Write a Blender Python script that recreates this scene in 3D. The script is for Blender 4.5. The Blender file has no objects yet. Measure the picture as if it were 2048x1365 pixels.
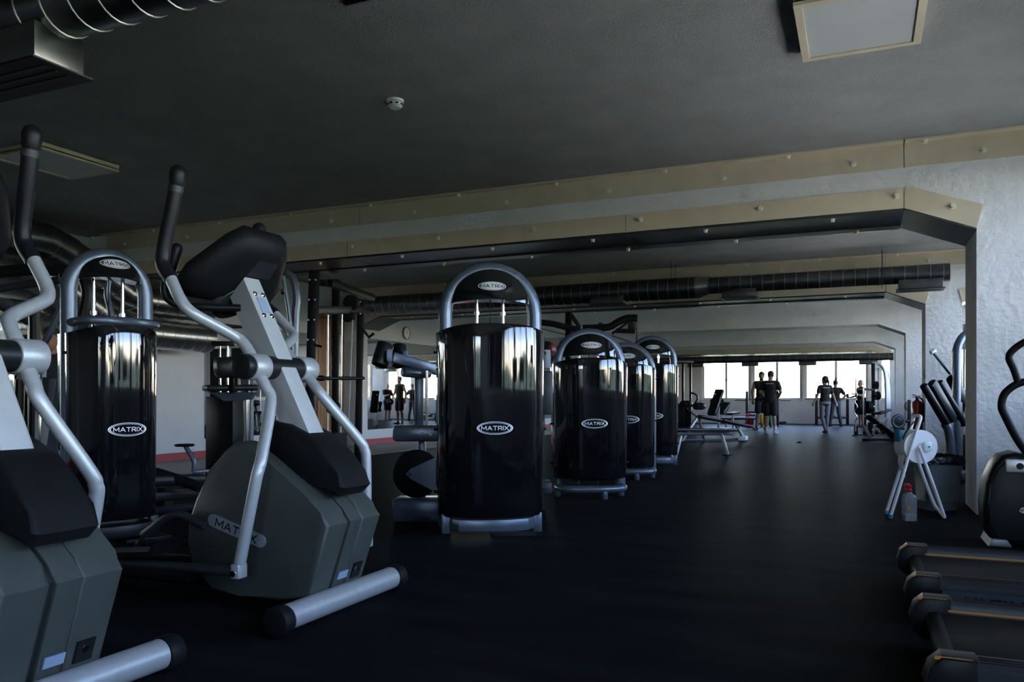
import bpy, bmesh, math, random
from mathutils import Vector, Matrix, Euler

random.seed(7)
PI = math.pi
C = bpy.context.scene.collection
SC = bpy.context.scene

# ------------------------------------------------------------------ camera
FPX, HOR, CX, EYE = 1588.0, 797.0, 1024.0, 1.0          # focal length in px, horizon row, centre column, eye height
TH = math.atan2(700.0, FPX)                             # yaw to the left of the hall's long axis
cam_d = bpy.data.cameras.new('camera')
cam_d.sensor_width = 36.0
cam_d.lens = FPX / 2048.0 * 36.0
cam_d.shift_y = (HOR - 682.5) / 2048.0
cam_d.clip_start = 0.05
cam_d.clip_end = 2000
cam = bpy.data.objects.new('camera', cam_d)
C.objects.link(cam)
cam.location = (0, 0, EYE)
cam.rotation_euler = (PI / 2, 0, TH)
SC.camera = cam

# ------------------------------------------------------------------ sky, sun, window portals, exposure
SC.view_settings.view_transform = 'Standard'
SC.view_settings.look = 'None'
SC.view_settings.gamma = 1.0
SC.view_settings.use_curve_mapping = False
SC.view_settings.exposure = 2.0
W = bpy.data.worlds.new('sky')
SC.world = W
W.use_nodes = True
wn = W.node_tree.nodes
sky = wn.new('ShaderNodeTexSky')
sky.sky_type = 'NISHITA'
sky.sun_disc = False
sky.sun_elevation = math.radians(80)
sky.sun_rotation = math.radians(-90)
sky.altitude = 200
sky.air_density = 1.0
sky.dust_density = 0.25
sky.ozone_density = 4.0
bg = wn['Background']
bg.inputs['Strength'].default_value = 0.85
tint = wn.new('ShaderNodeMix'); tint.data_type = 'RGBA'; tint.blend_type = 'MULTIPLY'
tint.inputs['Factor'].default_value = 1.0
tint.inputs['B'].default_value = (1.16, .975, .91, 1)          # the camera's white balance on the whole sky
W.node_tree.links.new(sky.outputs['Color'], tint.inputs['A'])
W.node_tree.links.new(tint.outputs['Result'], bg.inputs['Color'])

sun_d = bpy.data.lights.new('sun', 'SUN')
sun_d.energy = 14.5
sun_d.angle = math.radians(0.6)
sun_d.color = (1.0, 0.95, 0.87)
sun = bpy.data.objects.new('sun', sun_d)
C.objects.link(sun)
sun.rotation_euler = (0, math.radians(-10), 0)

def portal(name, loc, rot, sx, sy):
    d = bpy.data.lights.new(name, 'AREA')
    d.shape = 'RECTANGLE'
    d.size, d.size_y = sx, sy
    d.cycles.is_portal = True
    o = bpy.data.objects.new(name, d)
    C.objects.link(o)
    o.location = loc
    o.rotation_euler = rot
RW, BW, FW = 2.3, -5.0, 33.0                            # right wall X, back wall Y, far wall Y
portal('window_portal_right', (RW + .05, 15.2, 2.03), (0, PI / 2, 0), 2.16, 34.6)
portal('window_portal_far', (-1.9, FW + .05, 1.85), (-PI / 2, 0, 0), 8.4, 1.8)
portal('window_portal_back', (1.2, BW - .05, 2.03), (PI / 2, 0, 0), 2.1, 2.16)

# ------------------------------------------------------------------ pixel -> place
RT = Vector((math.cos(TH), math.sin(TH), 0))
FD = Vector((-math.sin(TH), math.cos(TH), 0))
EYEV = Vector((0, 0, EYE))
def ray(px, py):
    return RT * ((px - CX) / FPX) + FD + Vector((0, 0, (HOR - py) / FPX))
def onX(px, py, X):
    r = ray(px, py); return EYEV + r * (X / r.x)
def onY(px, py, Y):
    r = ray(px, py); return EYEV + r * (Y / r.y)
def onZ(px, py, z=0.0):
    r = ray(px, py); return EYEV + r * ((z - EYE) / r.z)
def onD(px, py, d):
    return EYEV + ray(px, py) * d

# ------------------------------------------------------------------ materials
MATS = {}
def mat(name, col, rough=.5, metal=0., var=0., vscale=8., bump=0., bscale=60., coat=0., spec=.5, stretch=None,
        stain=None, stain_scale=2., stain_lo=.55, rvar=0.):
    m = bpy.data.materials.new(name)
    m.use_nodes = True
    nt = m.node_tree; N = nt.nodes; L = nt.links
    p = N['Principled BSDF']
    p.inputs['Base Color'].default_value = (*col, 1)
    p.inputs['Roughness'].default_value = rough
    p.inputs['Metallic'].default_value = metal
    p.inputs['Specular IOR Level'].default_value = spec
    p.inputs['Coat Weight'].default_value = coat
    p.inputs['Coat Roughness'].default_value = .04
    tc = N.new('ShaderNodeTexCoord')
    src = tc.outputs['Object']
    if stretch:
        mp = N.new('ShaderNodeMapping'); mp.inputs['Scale'].default_value = stretch
        L.new(src, mp.inputs['Vector']); src = mp.outputs['Vector']
    cout = None
    if var > 0:
        n = N.new('ShaderNodeTexNoise'); n.inputs['Scale'].default_value = vscale; n.inputs['Detail'].default_value = 6
        L.new(src, n.inputs['Vector'])
        r = N.new('ShaderNodeValToRGB')
        r.color_ramp.elements[0].position = .3; r.color_ramp.elements[1].position = .7
        r.color_ramp.elements[0].color = (*[c * (1 - var) for c in col], 1)
        r.color_ramp.elements[1].color = (*[min(1, c * (1 + var)) for c in col], 1)
        L.new(n.outputs['Fac'], r.inputs['Fac']); cout = r.outputs['Color']
        if rvar:
            mr = N.new('ShaderNodeMapRange')
            mr.inputs['To Min'].default_value = rough - rvar; mr.inputs['To Max'].default_value = rough + rvar
            L.new(n.outputs['Fac'], mr.inputs['Value']); L.new(mr.outputs['Result'], p.inputs['Roughness'])
    if stain:
        n = N.new('ShaderNodeTexNoise'); n.inputs['Scale'].default_value = stain_scale; n.inputs['Detail'].default_value = 9
        n.inputs['Roughness'].default_value = .65
        L.new(tc.outputs['Object'], n.inputs['Vector'])
        r = N.new('ShaderNodeValToRGB')
        r.color_ramp.elements[0].position = stain_lo; r.color_ramp.elements[1].position = stain_lo + .18
        r.color_ramp.elements[0].color = (0, 0, 0, 1); r.color_ramp.elements[1].color = (.8, .8, .8, 1)
        L.new(n.outputs['Fac'], r.inputs['Fac'])
        mx = N.new('ShaderNodeMix'); mx.data_type = 'RGBA'
        L.new(r.outputs['Color'], mx.inputs['Factor'])
        if cout: L.new(cout, mx.inputs['A'])
        else: mx.inputs['A'].default_value = (*col, 1)
        mx.inputs['B'].default_value = (*stain, 1)
        cout = mx.outputs['Result']
    if cout: L.new(cout, p.inputs['Base Color'])
    if bump > 0:
        n = N.new('ShaderNodeTexNoise'); n.inputs['Scale'].default_value = bscale; n.inputs['Detail'].default_value = 4
        L.new(src, n.inputs['Vector'])
        b = N.new('ShaderNodeBump'); b.inputs['Strength'].default_value = bump; b.inputs['Distance'].default_value = .02
        L.new(n.outputs['Fac'], b.inputs['Height']); L.new(b.outputs['Normal'], p.inputs['Normal'])
    MATS[name] = m
    return m
def glassmat(name, tint=(1, 1, 1), rough=0.0):
    m = bpy.data.materials.new(name); m.use_nodes = True
    nt = m.node_tree; N = nt.nodes; L = nt.links
    N.remove(N['Principled BSDF'])
    t = N.new('ShaderNodeBsdfTransparent'); t.inputs['Color'].default_value = (*tint, 1)
    g = N.new('ShaderNodeBsdfGlossy'); g.inputs['Roughness'].default_value = rough
    f = N.new('ShaderNodeFresnel'); f.inputs['IOR'].default_value = 1.45
    mx = N.new('ShaderNodeMixShader')
    L.new(f.outputs['Fac'], mx.inputs['Fac']); L.new(t.outputs['BSDF'], mx.inputs[1]); L.new(g.outputs['BSDF'], mx.inputs[2])
    L.new(mx.outputs['Shader'], N['Material Output'].inputs['Surface'])
    MATS[name] = m
    return m
# setting
mat('rubber_floor', (.0105, .0105, .011), .37, var=.35, vscale=3., bump=.25, bscale=240., rvar=.05, spec=.05, stretch=(.35, 1.6, 1))
mat('pale_floor', (.20, .19, .175), .5, var=.12, vscale=3., bump=.05, bscale=120.)
mat('ceiling_paint', (.265, .267, .27), .9, var=.1, vscale=2.5, bump=.32, bscale=60.)
mat('white_plaster', (.72, .72, .73), .85, var=.06, vscale=3., bump=.6, bscale=16., stain=(.38, .31, .25), stain_scale=1.4, stain_lo=.62)
mat('wall_paint', (.50, .50, .525), .8, var=.04, vscale=3., bump=.15, bscale=40.)
mat('far_wall_paint', (.84, .77, .73), .85, var=.08, vscale=2., bump=.2, bscale=30., stain=(.3, .25, .22), stain_scale=2.4, stain_lo=.62)
mat('beige_steel', (.60, .52, .39), .55, var=.07, vscale=4., bump=.05, bscale=60., stain=(.36, .22, .12), stain_scale=3., stain_lo=.74)
mat('bolt_paint', (.72, .68, .58), .4, var=.1, vscale=40.)
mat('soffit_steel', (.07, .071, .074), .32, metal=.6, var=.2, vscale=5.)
mat('red_skirting', (.26, .012, .022), .5, var=.1)
mat('window_frame_white', (.72, .70, .68), .5, var=.03)
mat('window_glass', (1, 1, 1)); glassmat('window_glass', (.96, .97, .97))
m = mat('mirror_glass', (.86, .88, .88), .015, metal=1.)
mat('wood_board', (.20, .085, .03), .5, var=.35, vscale=3., stretch=(6, 6, .6))
mat('outside_ground', (.07, .085, .04), .95, var=.4, vscale=.1)
mat('bounce_terrace', (.62, .60, .55), .9, var=.08, vscale=.6)
mat('hill_green', (.03, .045, .03), .95, var=.5, vscale=.08)
def floor_mix():
    m = MATS['rubber_floor']; nt = m.node_tree; N = nt.nodes; L = nt.links
    p = N['Principled BSDF']; p.inputs['Specular IOR Level'].default_value = 0.0
    g = N.new('ShaderNodeBsdfGlossy'); g.inputs['Roughness'].default_value = .30; g.inputs['Color'].default_value = (1, .99, .97, 1)
    f = N.new('ShaderNodeFresnel'); f.inputs['IOR'].default_value = 1.33
    q = N.new('ShaderNodeMath'); q.operation = 'MULTIPLY'; L.new(f.outputs['Fac'], q.inputs[0]); L.new(f.outputs['Fac'], q.inputs[1])
    k = N.new('ShaderNodeMath'); k.operation = 'MULTIPLY'; L.new(q.outputs[0], k.inputs[0]); k.inputs[1].default_value = .12
    nz = [n for n in N if n.type == 'BUMP'][0]; L.new(nz.outputs['Normal'], g.inputs['Normal'])
    mx = N.new('ShaderNodeMixShader')
    L.new(k.outputs[0], mx.inputs['Fac']); L.new(p.outputs['BSDF'], mx.inputs[1]); L.new(g.outputs['BSDF'], mx.inputs[2])
    L.new(mx.outputs['Shader'], N['Material Output'].inputs['Surface'])
floor_mix()
# steel, plastic, rubber
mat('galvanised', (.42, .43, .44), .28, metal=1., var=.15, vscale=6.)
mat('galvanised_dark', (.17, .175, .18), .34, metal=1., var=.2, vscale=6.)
mat('duct_seam', (.55, .56, .57), .3, metal=1.)
mat('silver_paint', (.35, .36, .36), .40, metal=.35, var=.05, vscale=30., bump=.03, bscale=300.)
mat('silver_mast', (.41, .42, .41), .45, metal=.3, var=.04, vscale=20.)
mat('blue_steel', (.115, .14, .18), .34, metal=.55, var=.06, vscale=20.)
mat('chrome', (.75, .76, .78), .12, metal=1.)
mat('olive_shell', (.048, .053, .045), .42, var=.06, vscale=12., bump=.04, bscale=260.)
mat('olive_groove', (.018, .021, .02), .5)
mat('black_plastic', (.007, .0073, .008), .42, var=.1, vscale=20., spec=.22)
mat('black_rubber', (.006, .006, .0065), .55, spec=.15, bump=.08, bscale=200.)
mat('grip_foam', (.007, .0073, .009), .42, spec=.22, bump=.06, bscale=220.)
mat('black_steel', (.006, .0063, .007), .40, spec=.25, var=.1, vscale=14.)
mat('black_vinyl', (.007, .007, .008), .38, spec=.3, bump=.06, bscale=150.)
mat('gloss_black', (.004, .004, .005), .05, coat=.6, bump=.22, bscale=2.6, stretch=(3.6, 3.6, .10))
mat('gloss_visor', (.005, .0065, .006), .05, coat=.5)
mat('emblem_silver', (.72, .73, .74), .35, metal=.3)
mat('emblem_black', (.006, .006, .007), .25)
mat('emblem_white', (.75, .76, .78), .4)
mat('grey_pad', (.16, .17, .19), .55)
mat('dark_red', (.10, .012, .012), .4)
mat('white_enamel', (.74, .75, .76), .35, var=.03)
mat('paper_white', (.78, .78, .77), .9, bump=.05, bscale=80.)
mat('bin_grey', (.085, .105, .115), .5, var=.08, vscale=8.)
mat('bin_bag', (.006, .006, .007), .22, bump=.9, bscale=26.)
mat('red_paint', (.33, .008, .014), .3, coat=.3)
mat('cloth_blue', (.02, .22, .36), .8)
mat('orange_line', (.58, .24, .02), .45)
mat('label_blue', (.22, .28, .37), .5)
mat('label_white', (.72, .72, .70), .6)
mat('green_print', (.03, .22, .12), .6)
mat('lamp_diffuser', (.50, .52, .53), .45, var=.04, vscale=2.)
mat('yellow_rubber', (.62, .36, .01), .5)
mat('blue_rubber', (.02, .10, .36), .5)
mat('red_rubber', (.36, .01, .02), .5)
mat('green_rubber', (.02, .20, .08), .5)
mat('iron_grey', (.032, .035, .04), .45, metal=.3)
mat('shell_dark', (.016, .018, .021), .45, spec=.25)
mat('belt_rubber', (.010, .0102, .011), .6, spec=.15, bump=.12, bscale=300.)
mat('water', (1, 1, 1)); glassmat('clear_plastic', (.86, .88, .88), .03)
def haze(m, f):
    nt = m.node_tree; N = nt.nodes; L = nt.links; out = N['Material Output']; a = out.inputs['Surface'].links[0].from_socket
    d = N.new('ShaderNodeBsdfDiffuse'); d.inputs['Color'].default_value = (.6, .6, .6, 1); mx = N.new('ShaderNodeMixShader'); mx.inputs['Fac'].default_value = f
    L.new(a, mx.inputs[1]); L.new(d.outputs['BSDF'], mx.inputs[2]); L.new(mx.outputs['Shader'], out.inputs['Surface'])
haze(MATS['clear_plastic'], .22)
# people
mat('skin', (.36, .19, .125), .55, var=.06, vscale=20.)
mat('skin_tan', (.25, .115, .07), .55, var=.06, vscale=20.)
mat('hair_dark', (.012, .009, .007), .6, bump=.5, bscale=160.)
mat('hair_ginger', (.12, .05, .025), .6, bump=.4, bscale=160.)
mat('cloth_black', (.010, .010, .011), .9, bump=.1, bscale=120.)
mat('cloth_grey', (.16, .155, .165), .9, bump=.1, bscale=120.)
mat('cloth_denim', (.07, .085, .115), .9, bump=.1, bscale=120.)
mat('shoe_pale', (.45, .47, .55), .7)
mat('shoe_dark', (.015, .015, .017), .7)
mat('sock_white', (.7, .7, .7), .9)

# ------------------------------------------------------------------ mesh kit
class MB:
    def __init__(s): s.bm = bmesh.new()
    def _xf(s, vs, M):
        for v in vs: v.co = M @ v.co
    def box(s, lo, hi, bev=0., M=None):
        lo = Vector(lo); hi = Vector(hi)
        r = bmesh.ops.create_cube(s.bm, size=1)
        vs = r['verts']
        c = (lo + hi) / 2; d = hi - lo
        for v in vs: v.co = Vector((v.co.x * d.x, v.co.y * d.y, v.co.z * d.z)) + c
        if bev > 0:
            es = list({e for v in vs for e in v.link_edges})
            rr = bmesh.ops.bevel(s.bm, geom=es, offset=bev, segments=2, affect='EDGES', profile=.5)
            vs = list({v for f in rr['faces'] for v in f.verts} | {v for v in vs if v.is_valid})
        if M is not None: s._xf(vs, M)
        return s
    def beam(s, p0, p1, w, h, bev=0., up=(0, 0, 1)):
        """box section from p0 to p1, w across, h along 'up'"""
        p0 = Vector(p0); p1 = Vector(p1); d = p1 - p0; L = d.length; d.normalize()
        u = Vector(up); sx = d.cross(u)
        if sx.length < 1e-4: sx = d.cross(Vector((1, 0, 0)))
        sx.normalize(); uu = sx.cross(d)
        M = Matrix(((sx.x, d.x, uu.x, p0.x), (sx.y, d.y, uu.y, p0.y), (sx.z, d.z, uu.z, p0.z), (0, 0, 0, 1)))
        return s.box((-w / 2, 0, -h / 2), (w / 2, L, h / 2), bev, M)
    def tube(s, pts, r, n=10, sub=0, caps=True, squash=None):
        pts = [Vector(p) for p in pts]
        rs = list(r) if isinstance(r, (list, tuple)) else [r] * len(pts)
        if sub:
            q, qr = [], []
            P = [pts[0] * 2 - pts[1]] + pts + [pts[-1] * 2 - pts[-2]]
            for i in range(1, len(P) - 2):
                for k in range(sub):
                    t = k / sub; a, b, c_, d = P[i - 1], P[i], P[i + 1], P[i + 2]
                    q.append(.5 * ((2 * b) + (c_ - a) * t + (2 * a - 5 * b + 4 * c_ - d) * t * t + (3 * b - a - 3 * c_ + d) * t ** 3))
                    qr.append(rs[i - 1] * (1 - t) + rs[i] * t)
            q.append(pts[-1]); qr.append(rs[-1]); pts, rs = q, qr
        t0 = (pts[1] - pts[0]).normalized()
        ref = Vector((0, 0, 1)) if abs(t0.z) < .9 else Vector((1, 0, 0))
        nx = t0.cross(ref).normalized()
        rings = []
        for i, p in enumerate(pts):
            if i == 0: t = (pts[1] - pts[0])
            elif i == len(pts) - 1: t = (pts[-1] - pts[-2])
            else: t = (pts[i + 1] - pts[i]).normalized() + (pts[i] - pts[i - 1]).normalized()
            t.normalize()
            nx = (nx - t * nx.dot(t)).normalized(); ny = t.cross(nx)
            k = (1, 1) if not squash else squash
            rings.append([s.bm.verts.new(p + (nx * math.cos(2 * PI * j / n) * k[0] + ny * math.sin(2 * PI * j / n) * k[1]) * rs[i]) for j in range(n)])
        for a, b in zip(rings, rings[1:]):
            for j in range(n): s.bm.faces.new((a[j], a[(j + 1) % n], b[(j + 1) % n], b[j]))
        if caps:
            s.bm.faces.new(rings[0][::-1]); s.bm.faces.new(rings[-1])
        return s
    def lathe(s, prof, n=24, M=None, a0=0., a1=2 * PI):
        """prof (r,z) list turned about local z"""
        full = abs(a1 - a0 - 2 * PI) < 1e-6
        k = n if full else n + 1
        rings = []
        for r, z in prof:
            if r < 1e-5:
                v = s.bm.verts.new((0, 0, z)); rings.append([v] * k)
            else:
                rings.append([s.bm.verts.new((r * math.cos(a0 + (a1 - a0) * j / n), r * math.sin(a0 + (a1 - a0) * j / n), z)) for j in range(k)])
        for a, b in zip(rings, rings[1:]):
            for j in range(n):
                q = [a[j], a[(j + 1) % k], b[(j + 1) % k], b[j]]
                u = []
                for v in q:
                    if v not in u: u.append(v)
                if len(u) > 2:
                    try: s.bm.faces.new(u)
                    except ValueError: pass
        for rg, rev in ((rings[0], True), (rings[-1], False)):
            if rg[0] is not rg[1] and full:
                try: s.bm.faces.new(rg[::-1] if rev else rg)
                except ValueError: pass
        if M is not None: s._xf(list({v for rg in rings for v in rg}), M)
        return s
    def cyl(s, p0, p1, r, n=20, bev=0.):
        p0 = Vector(p0); p1 = Vector(p1); d = p1 - p0; L = d.length
        b = min(bev, r * .8, L * .45)
        prof = [(r, 0), (r, L)] if b <= 0 else [(r - b, 0), (r - b * .3, b * .3), (r, b), (r, L - b), (r - b * .3, L - b * .3), (r - b, L)]
        q = d.normalized().to_track_quat('Z', 'Y').to_matrix().to_4x4()
        return s.lathe(prof, n, Matrix.Translation(p0) @ q)
    def prism(s, prof, lo, hi, axis='Y', bev=0., seg=2):
        """2-D outline extruded along axis. axis Y: (x,z); X: (y,z); Z: (x,y)"""
        def v3(p, t):
            return {'Y': (p[0], t, p[1]), 'X': (t, p[0], p[1]), 'Z': (p[0], p[1], t)}[axis]
        a = [s.bm.verts.new(v3(p, lo)) for p in prof]; b = [s.bm.verts.new(v3(p, hi)) for p in prof]
        n = len(prof)
        fs = [s.bm.faces.new(a), s.bm.faces.new(b[::-1])]
        for i in range(n): fs.append(s.bm.faces.new((a[i], b[i], b[(i + 1) % n], a[(i + 1) % n])))
        if bev > 0:
            es = list({e for f in fs[:2] for e in f.edges})
            bmesh.ops.bevel(s.bm, geom=es, offset=bev, segments=seg, affect='EDGES', profile=.5)
        return s
    def ball(s, c, r, n=16, M=None):
        rx, ry, rz = (r, r, r) if not isinstance(r, (tuple, list)) else r
        k = n // 2
        prof = [(math.sin(PI * i / k), -math.cos(PI * i / k)) for i in range(k + 1)]
        prof[0] = (0, -1); prof[-1] = (0, 1)
        S = Matrix.Diagonal((rx, ry, rz, 1))
        return s.lathe(prof, n, Matrix.Translation(Vector(c)) @ (M if M is not None else Matrix.Identity(4)) @ S)
    def caps(s, p0, p1, r0, r1, n=14):
        """tapered rod with round ends"""
        p0 = Vector(p0); p1 = Vector(p1); d = p1 - p0; L = max(d.length, 1e-4)
        prof = [(0, -r0)] + [(r0 * math.cos(a), r0 * math.sin(a)) for a in (-1.1, -.6, 0)] + [(r1 * math.cos(a), L + r1 * math.sin(a)) for a in (0, .6, 1.1)] + [(0, L + r1)]
        q = d.normalized().to_track_quat('Z', 'Y').to_matrix().to_4x4()
        return s.lathe(prof, n, Matrix.Translation(p0) @ q)
    def mesh(s, name, sharp=.62, flat=False):
        bmesh.ops.recalc_face_normals(s.bm, faces=s.bm.faces[:])
        for f in s.bm.faces: f.smooth = not flat
        for e in s.bm.edges:
            e.smooth = not (len(e.link_faces) != 2 or e.calc_face_angle(0) > sharp)
        me = bpy.data.meshes.new(name)
        s.bm.to_mesh(me); s.bm.free()
        return me
    def build(s, name, m, parent=None, loc=None, sharp=.62, label=None):
        return put(name, s.mesh(name, sharp), m, parent, loc, label)

def put(name, me, m, parent=None, loc=None, label=None):
    o = bpy.data.objects.new(name, me)
    if m is not None and not me.materials: me.materials.append(MATS[m])
    C.objects.link(o)
    if parent is not None: o.parent = parent
    if loc is not None: o.location = loc
    if label: o['label'] = label
    return o
def tag(o, label, cat, group=None):
    o['label'] = label; o['category'] = cat
    if group: o['group'] = group
    return o
def struct(o, label=None):
    o['kind'] = 'structure'
    if label: o['label'] = label
    return o
def thing(name, label, cat, loc=(0, 0, 0), rz=0., group=None):
    o = bpy.data.objects.new(name, None)
    o.empty_display_size = .1
    C.objects.link(o)
    o.location = loc; o.rotation_euler = (0, 0, rz)
    return tag(o, label, cat, group)
def sempty(name, label, loc=(0, 0, 0)):
    o = bpy.data.objects.new(name, None); C.objects.link(o); o.location = loc
    return struct(o, label)
def copy_tree(o, parent=None):
    c = o.copy(); C.objects.link(c)
    c.parent = parent
    for ch in o.children: copy_tree(ch, c)
    return c
def text_mesh(body, size, extrude=0.0, name='lettering', align='CENTER', spacing=1.0):
    cu = bpy.data.curves.new(name, 'FONT')
    cu.body = body; cu.size = size; cu.extrude = extrude; cu.align_x = align; cu.align_y = 'CENTER'; cu.space_character = spacing
    cu.resolution_u = 3
    o = bpy.data.objects.new(name, cu); C.objects.link(o)
    dg = bpy.context.evaluated_depsgraph_get()
    me = bpy.data.meshes.new_from_object(o.evaluated_get(dg))
    bpy.data.objects.remove(o); bpy.data.curves.remove(cu)
    me.name = name
    return me
def arc(cx, cz, rx, rz, a0, a1, n):
    return [(cx + rx * math.cos(a0 + (a1 - a0) * i / n), cz + rz * math.sin(a0 + (a1 - a0) * i / n)) for i in range(n + 1)]
# ================================================================== the hall
CEIL = 3.27
XL, XL2 = -10.0, -9.62
b = MB(); b.box((-10.3, BW - .3, -.12), (RW + .3, FW + .3, 0)); struct(b.build('floor', 'rubber_floor'), 'black rubber gym floor with a dull sheen')
b = MB(); b.box((XL, BW, 0), (-7.9, FW, .004)); struct(b.build('floor_strip', 'pale_floor'), 'pale bare floor strip along the mirrored wall')
b = MB(); b.box((-10.3, BW - .3, CEIL), (RW + .3, FW + .3, CEIL + .2)); struct(b.build('ceiling', 'ceiling_paint'), 'grey rough plaster ceiling')
b = MB(); b.box((-10.35, BW - .3, 0), (XL, 13.9, CEIL)); b.box((-10.35, 13.9, 0), (XL2, FW + .3, CEIL))
struct(b.build('wall_left', 'wall_paint'), 'white painted wall with mirrors and red skirting')
b = MB(); b.box((XL - .0, BW, 0), (XL + .015, 13.9, .13)); b.box((XL2, 13.9, 0), (XL2 + .015, FW, .13))
struct(b.build('baseboard_left', 'red_skirting'), 'dark red skirting board')

def window_wall(name, label, m, axis, pos, thick, lo, hi, wins, z0, z1, wn0, outward):
    """wall with a row of openings; each opening becomes a two-sash window"""
    b = MB()
    def bx(u0, u1, za, zb):
        t0, t1 = sorted((pos, pos + thick * outward))
        if axis == 'Y': b.box((u0, t0, za), (u1, t1, zb))
        else: b.box((t0, u0, za), (t1, u1, zb))
    bx(lo, hi, 0, z0); bx(lo, hi, z1, CEIL)
    u = lo
    for w0, w1 in wins:
        if w0 > u + 1e-3: bx(u, w0, z0, z1)
        u = w1
    if hi > u: bx(u, hi, z0, z1)
    wall = struct(b.build(name, m), label)
    k = wn0
    for w0, w1 in wins:
        mid = (w0 + w1) / 2
        def P(u, t, z): return (u, pos + t * outward, z) if axis == 'Y' else (pos + t * outward, u, z)
        root = sempty('window_%d' % k, 'white framed two sash window full of daylight', P(mid, 0, z0)); k += 1
        hw = (w1 - w0) / 2; H = z1 - z0
        def bar(bb, u0, u1, za, zb, t0=.05, t1=.11):
            t0 *= outward; t1 *= outward
            ta, tb = sorted((t0, t1))
            if axis == 'Y': bb.box((u0, ta, za), (u1, tb, zb))
            else: bb.box((ta, u0, za), (tb, u1, zb))
        f = MB()
        bar(f, -hw, hw, 0, .05); bar(f, -hw, hw, H - .05, H); bar(f, -hw, -hw + .05, .05, H - .05); bar(f, hw - .05, hw, .05, H - .05)
        f.build('window_frame', 'window_frame_white', root)
        for s in (-1, 1):
            f = MB(); u0, u1 = (-hw + .05, 0) if s < 0 else (0, hw - .05)
            bar(f, u0, u1, .05, .09, .06, .10); bar(f, u0, u1, H - .09, H - .05, .06, .10)
            bar(f, u0, u0 + .045, .09, H - .09, .06, .10); bar(f, u1 - .045, u1, .09, H - .09, .06, .10)
            sa = f.build('sash', 'window_frame_white', root)
            f = MB(); bar(f, u0 + .04, u1 - .04, .08, H - .08, .078, .084); f.build('pane', 'window_glass', sa)
            f = MB(); bar(f, (u1 - .03) if s < 0 else u0 + .01, (u1 - .01) if s < 0 else u0 + .03, H * .42, H * .47, .03, .06); f.build('window_catch', 'black_plastic', sa)
        f = MB(); bar(f, -hw - .03, hw + .03, -.04, 0, -.04, .05); f.build('window_sill', 'window_frame_white', root)
    return k
wk = window_wall('wall_far', 'pale far wall with a band of bright windows', 'far_wall_paint', 'Y', FW, .25, -10.3, RW + .3,
                 [(-6.02, -4.09), (-4.03, -2.14), (-2.06, .22), (.6, 2.2)], .93, 2.75, 1, 1)
wk = window_wall('wall_right', 'white wall with a long band of windows', 'wall_paint', 'X', RW, .25, BW - .3, FW + .3,
                 [(-4.4 + 2.45 * i, -2.1 + 2.45 * i) for i in range(1, 15)], .95, 3.1, wk, 1)
wk = window_wall('wall_back', 'white wall with windows behind the treadmills', 'wall_paint', 'Y', BW, .25, -10.3, RW + .3,
                 [(.2, 2.2)], .95, 3.1, wk, -1)

# outside
b = MB(); b.box((-400, -400, -.6), (400, 400, -.5)); struct(b.build('ground', 'outside_ground'), 'dark ground outside, toned down to limit bounce light')  # grass kept dark so the far ceiling gets little bounce light
b = MB()  # added unseen terrace, bounces sunlight up onto the ceiling near the windows
b.box((RW + .3, BW - 5.0, -.52), (RW + 5.0, FW + 5.0, -.45)); b.box((-10.3, BW - 5.0, -.52), (RW + .3, BW - .3, -.45)); b.box((-10.3, FW + .3, -.52), (RW + .3, FW + 5.0, -.45))
struct(b.build('path', 'bounce_terrace'), 'unseen pale terrace added to bounce light into the hall')
def hills(name, cx, cy, R, a0, a1, seed, hh):
    rnd = random.Random(seed); b = MB(); n = 70
    ph = [rnd.uniform(0, 6.28) for _ in range(5)]
    rows = []
    for j, (dr, f) in enumerate(((-26, 0), (-10, .55), (0, 1), (25, 0))):
        row = []
        for i in range(n + 1):
            a = a0 + (a1 - a0) * i / n
            h = hh * (.62 + .22 * math.sin(a * 5 + ph[0]) + .14 * math.sin(a * 11 + ph[1]) + .07 * math.sin(a * 37 + ph[2]) + .05 * math.sin(a * 71 + ph[3]))
            row.append(b.bm.verts.new((cx + (R + dr) * math.cos(a), cy + (R + dr) * math.sin(a), -.7 + h * f)))
        rows.append(row)
    for r0, r1 in zip(rows, rows[1:]):
        for i in range(n): b.bm.faces.new((r0[i], r0[i + 1], r1[i + 1], r1[i]))
    return struct(b.build(name, 'hill_green', sharp=3), 'wooded green hills beyond the windows')
hills('hills', 0, 10, 130, math.radians(-125), math.radians(35), 3, 8.5)

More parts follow.
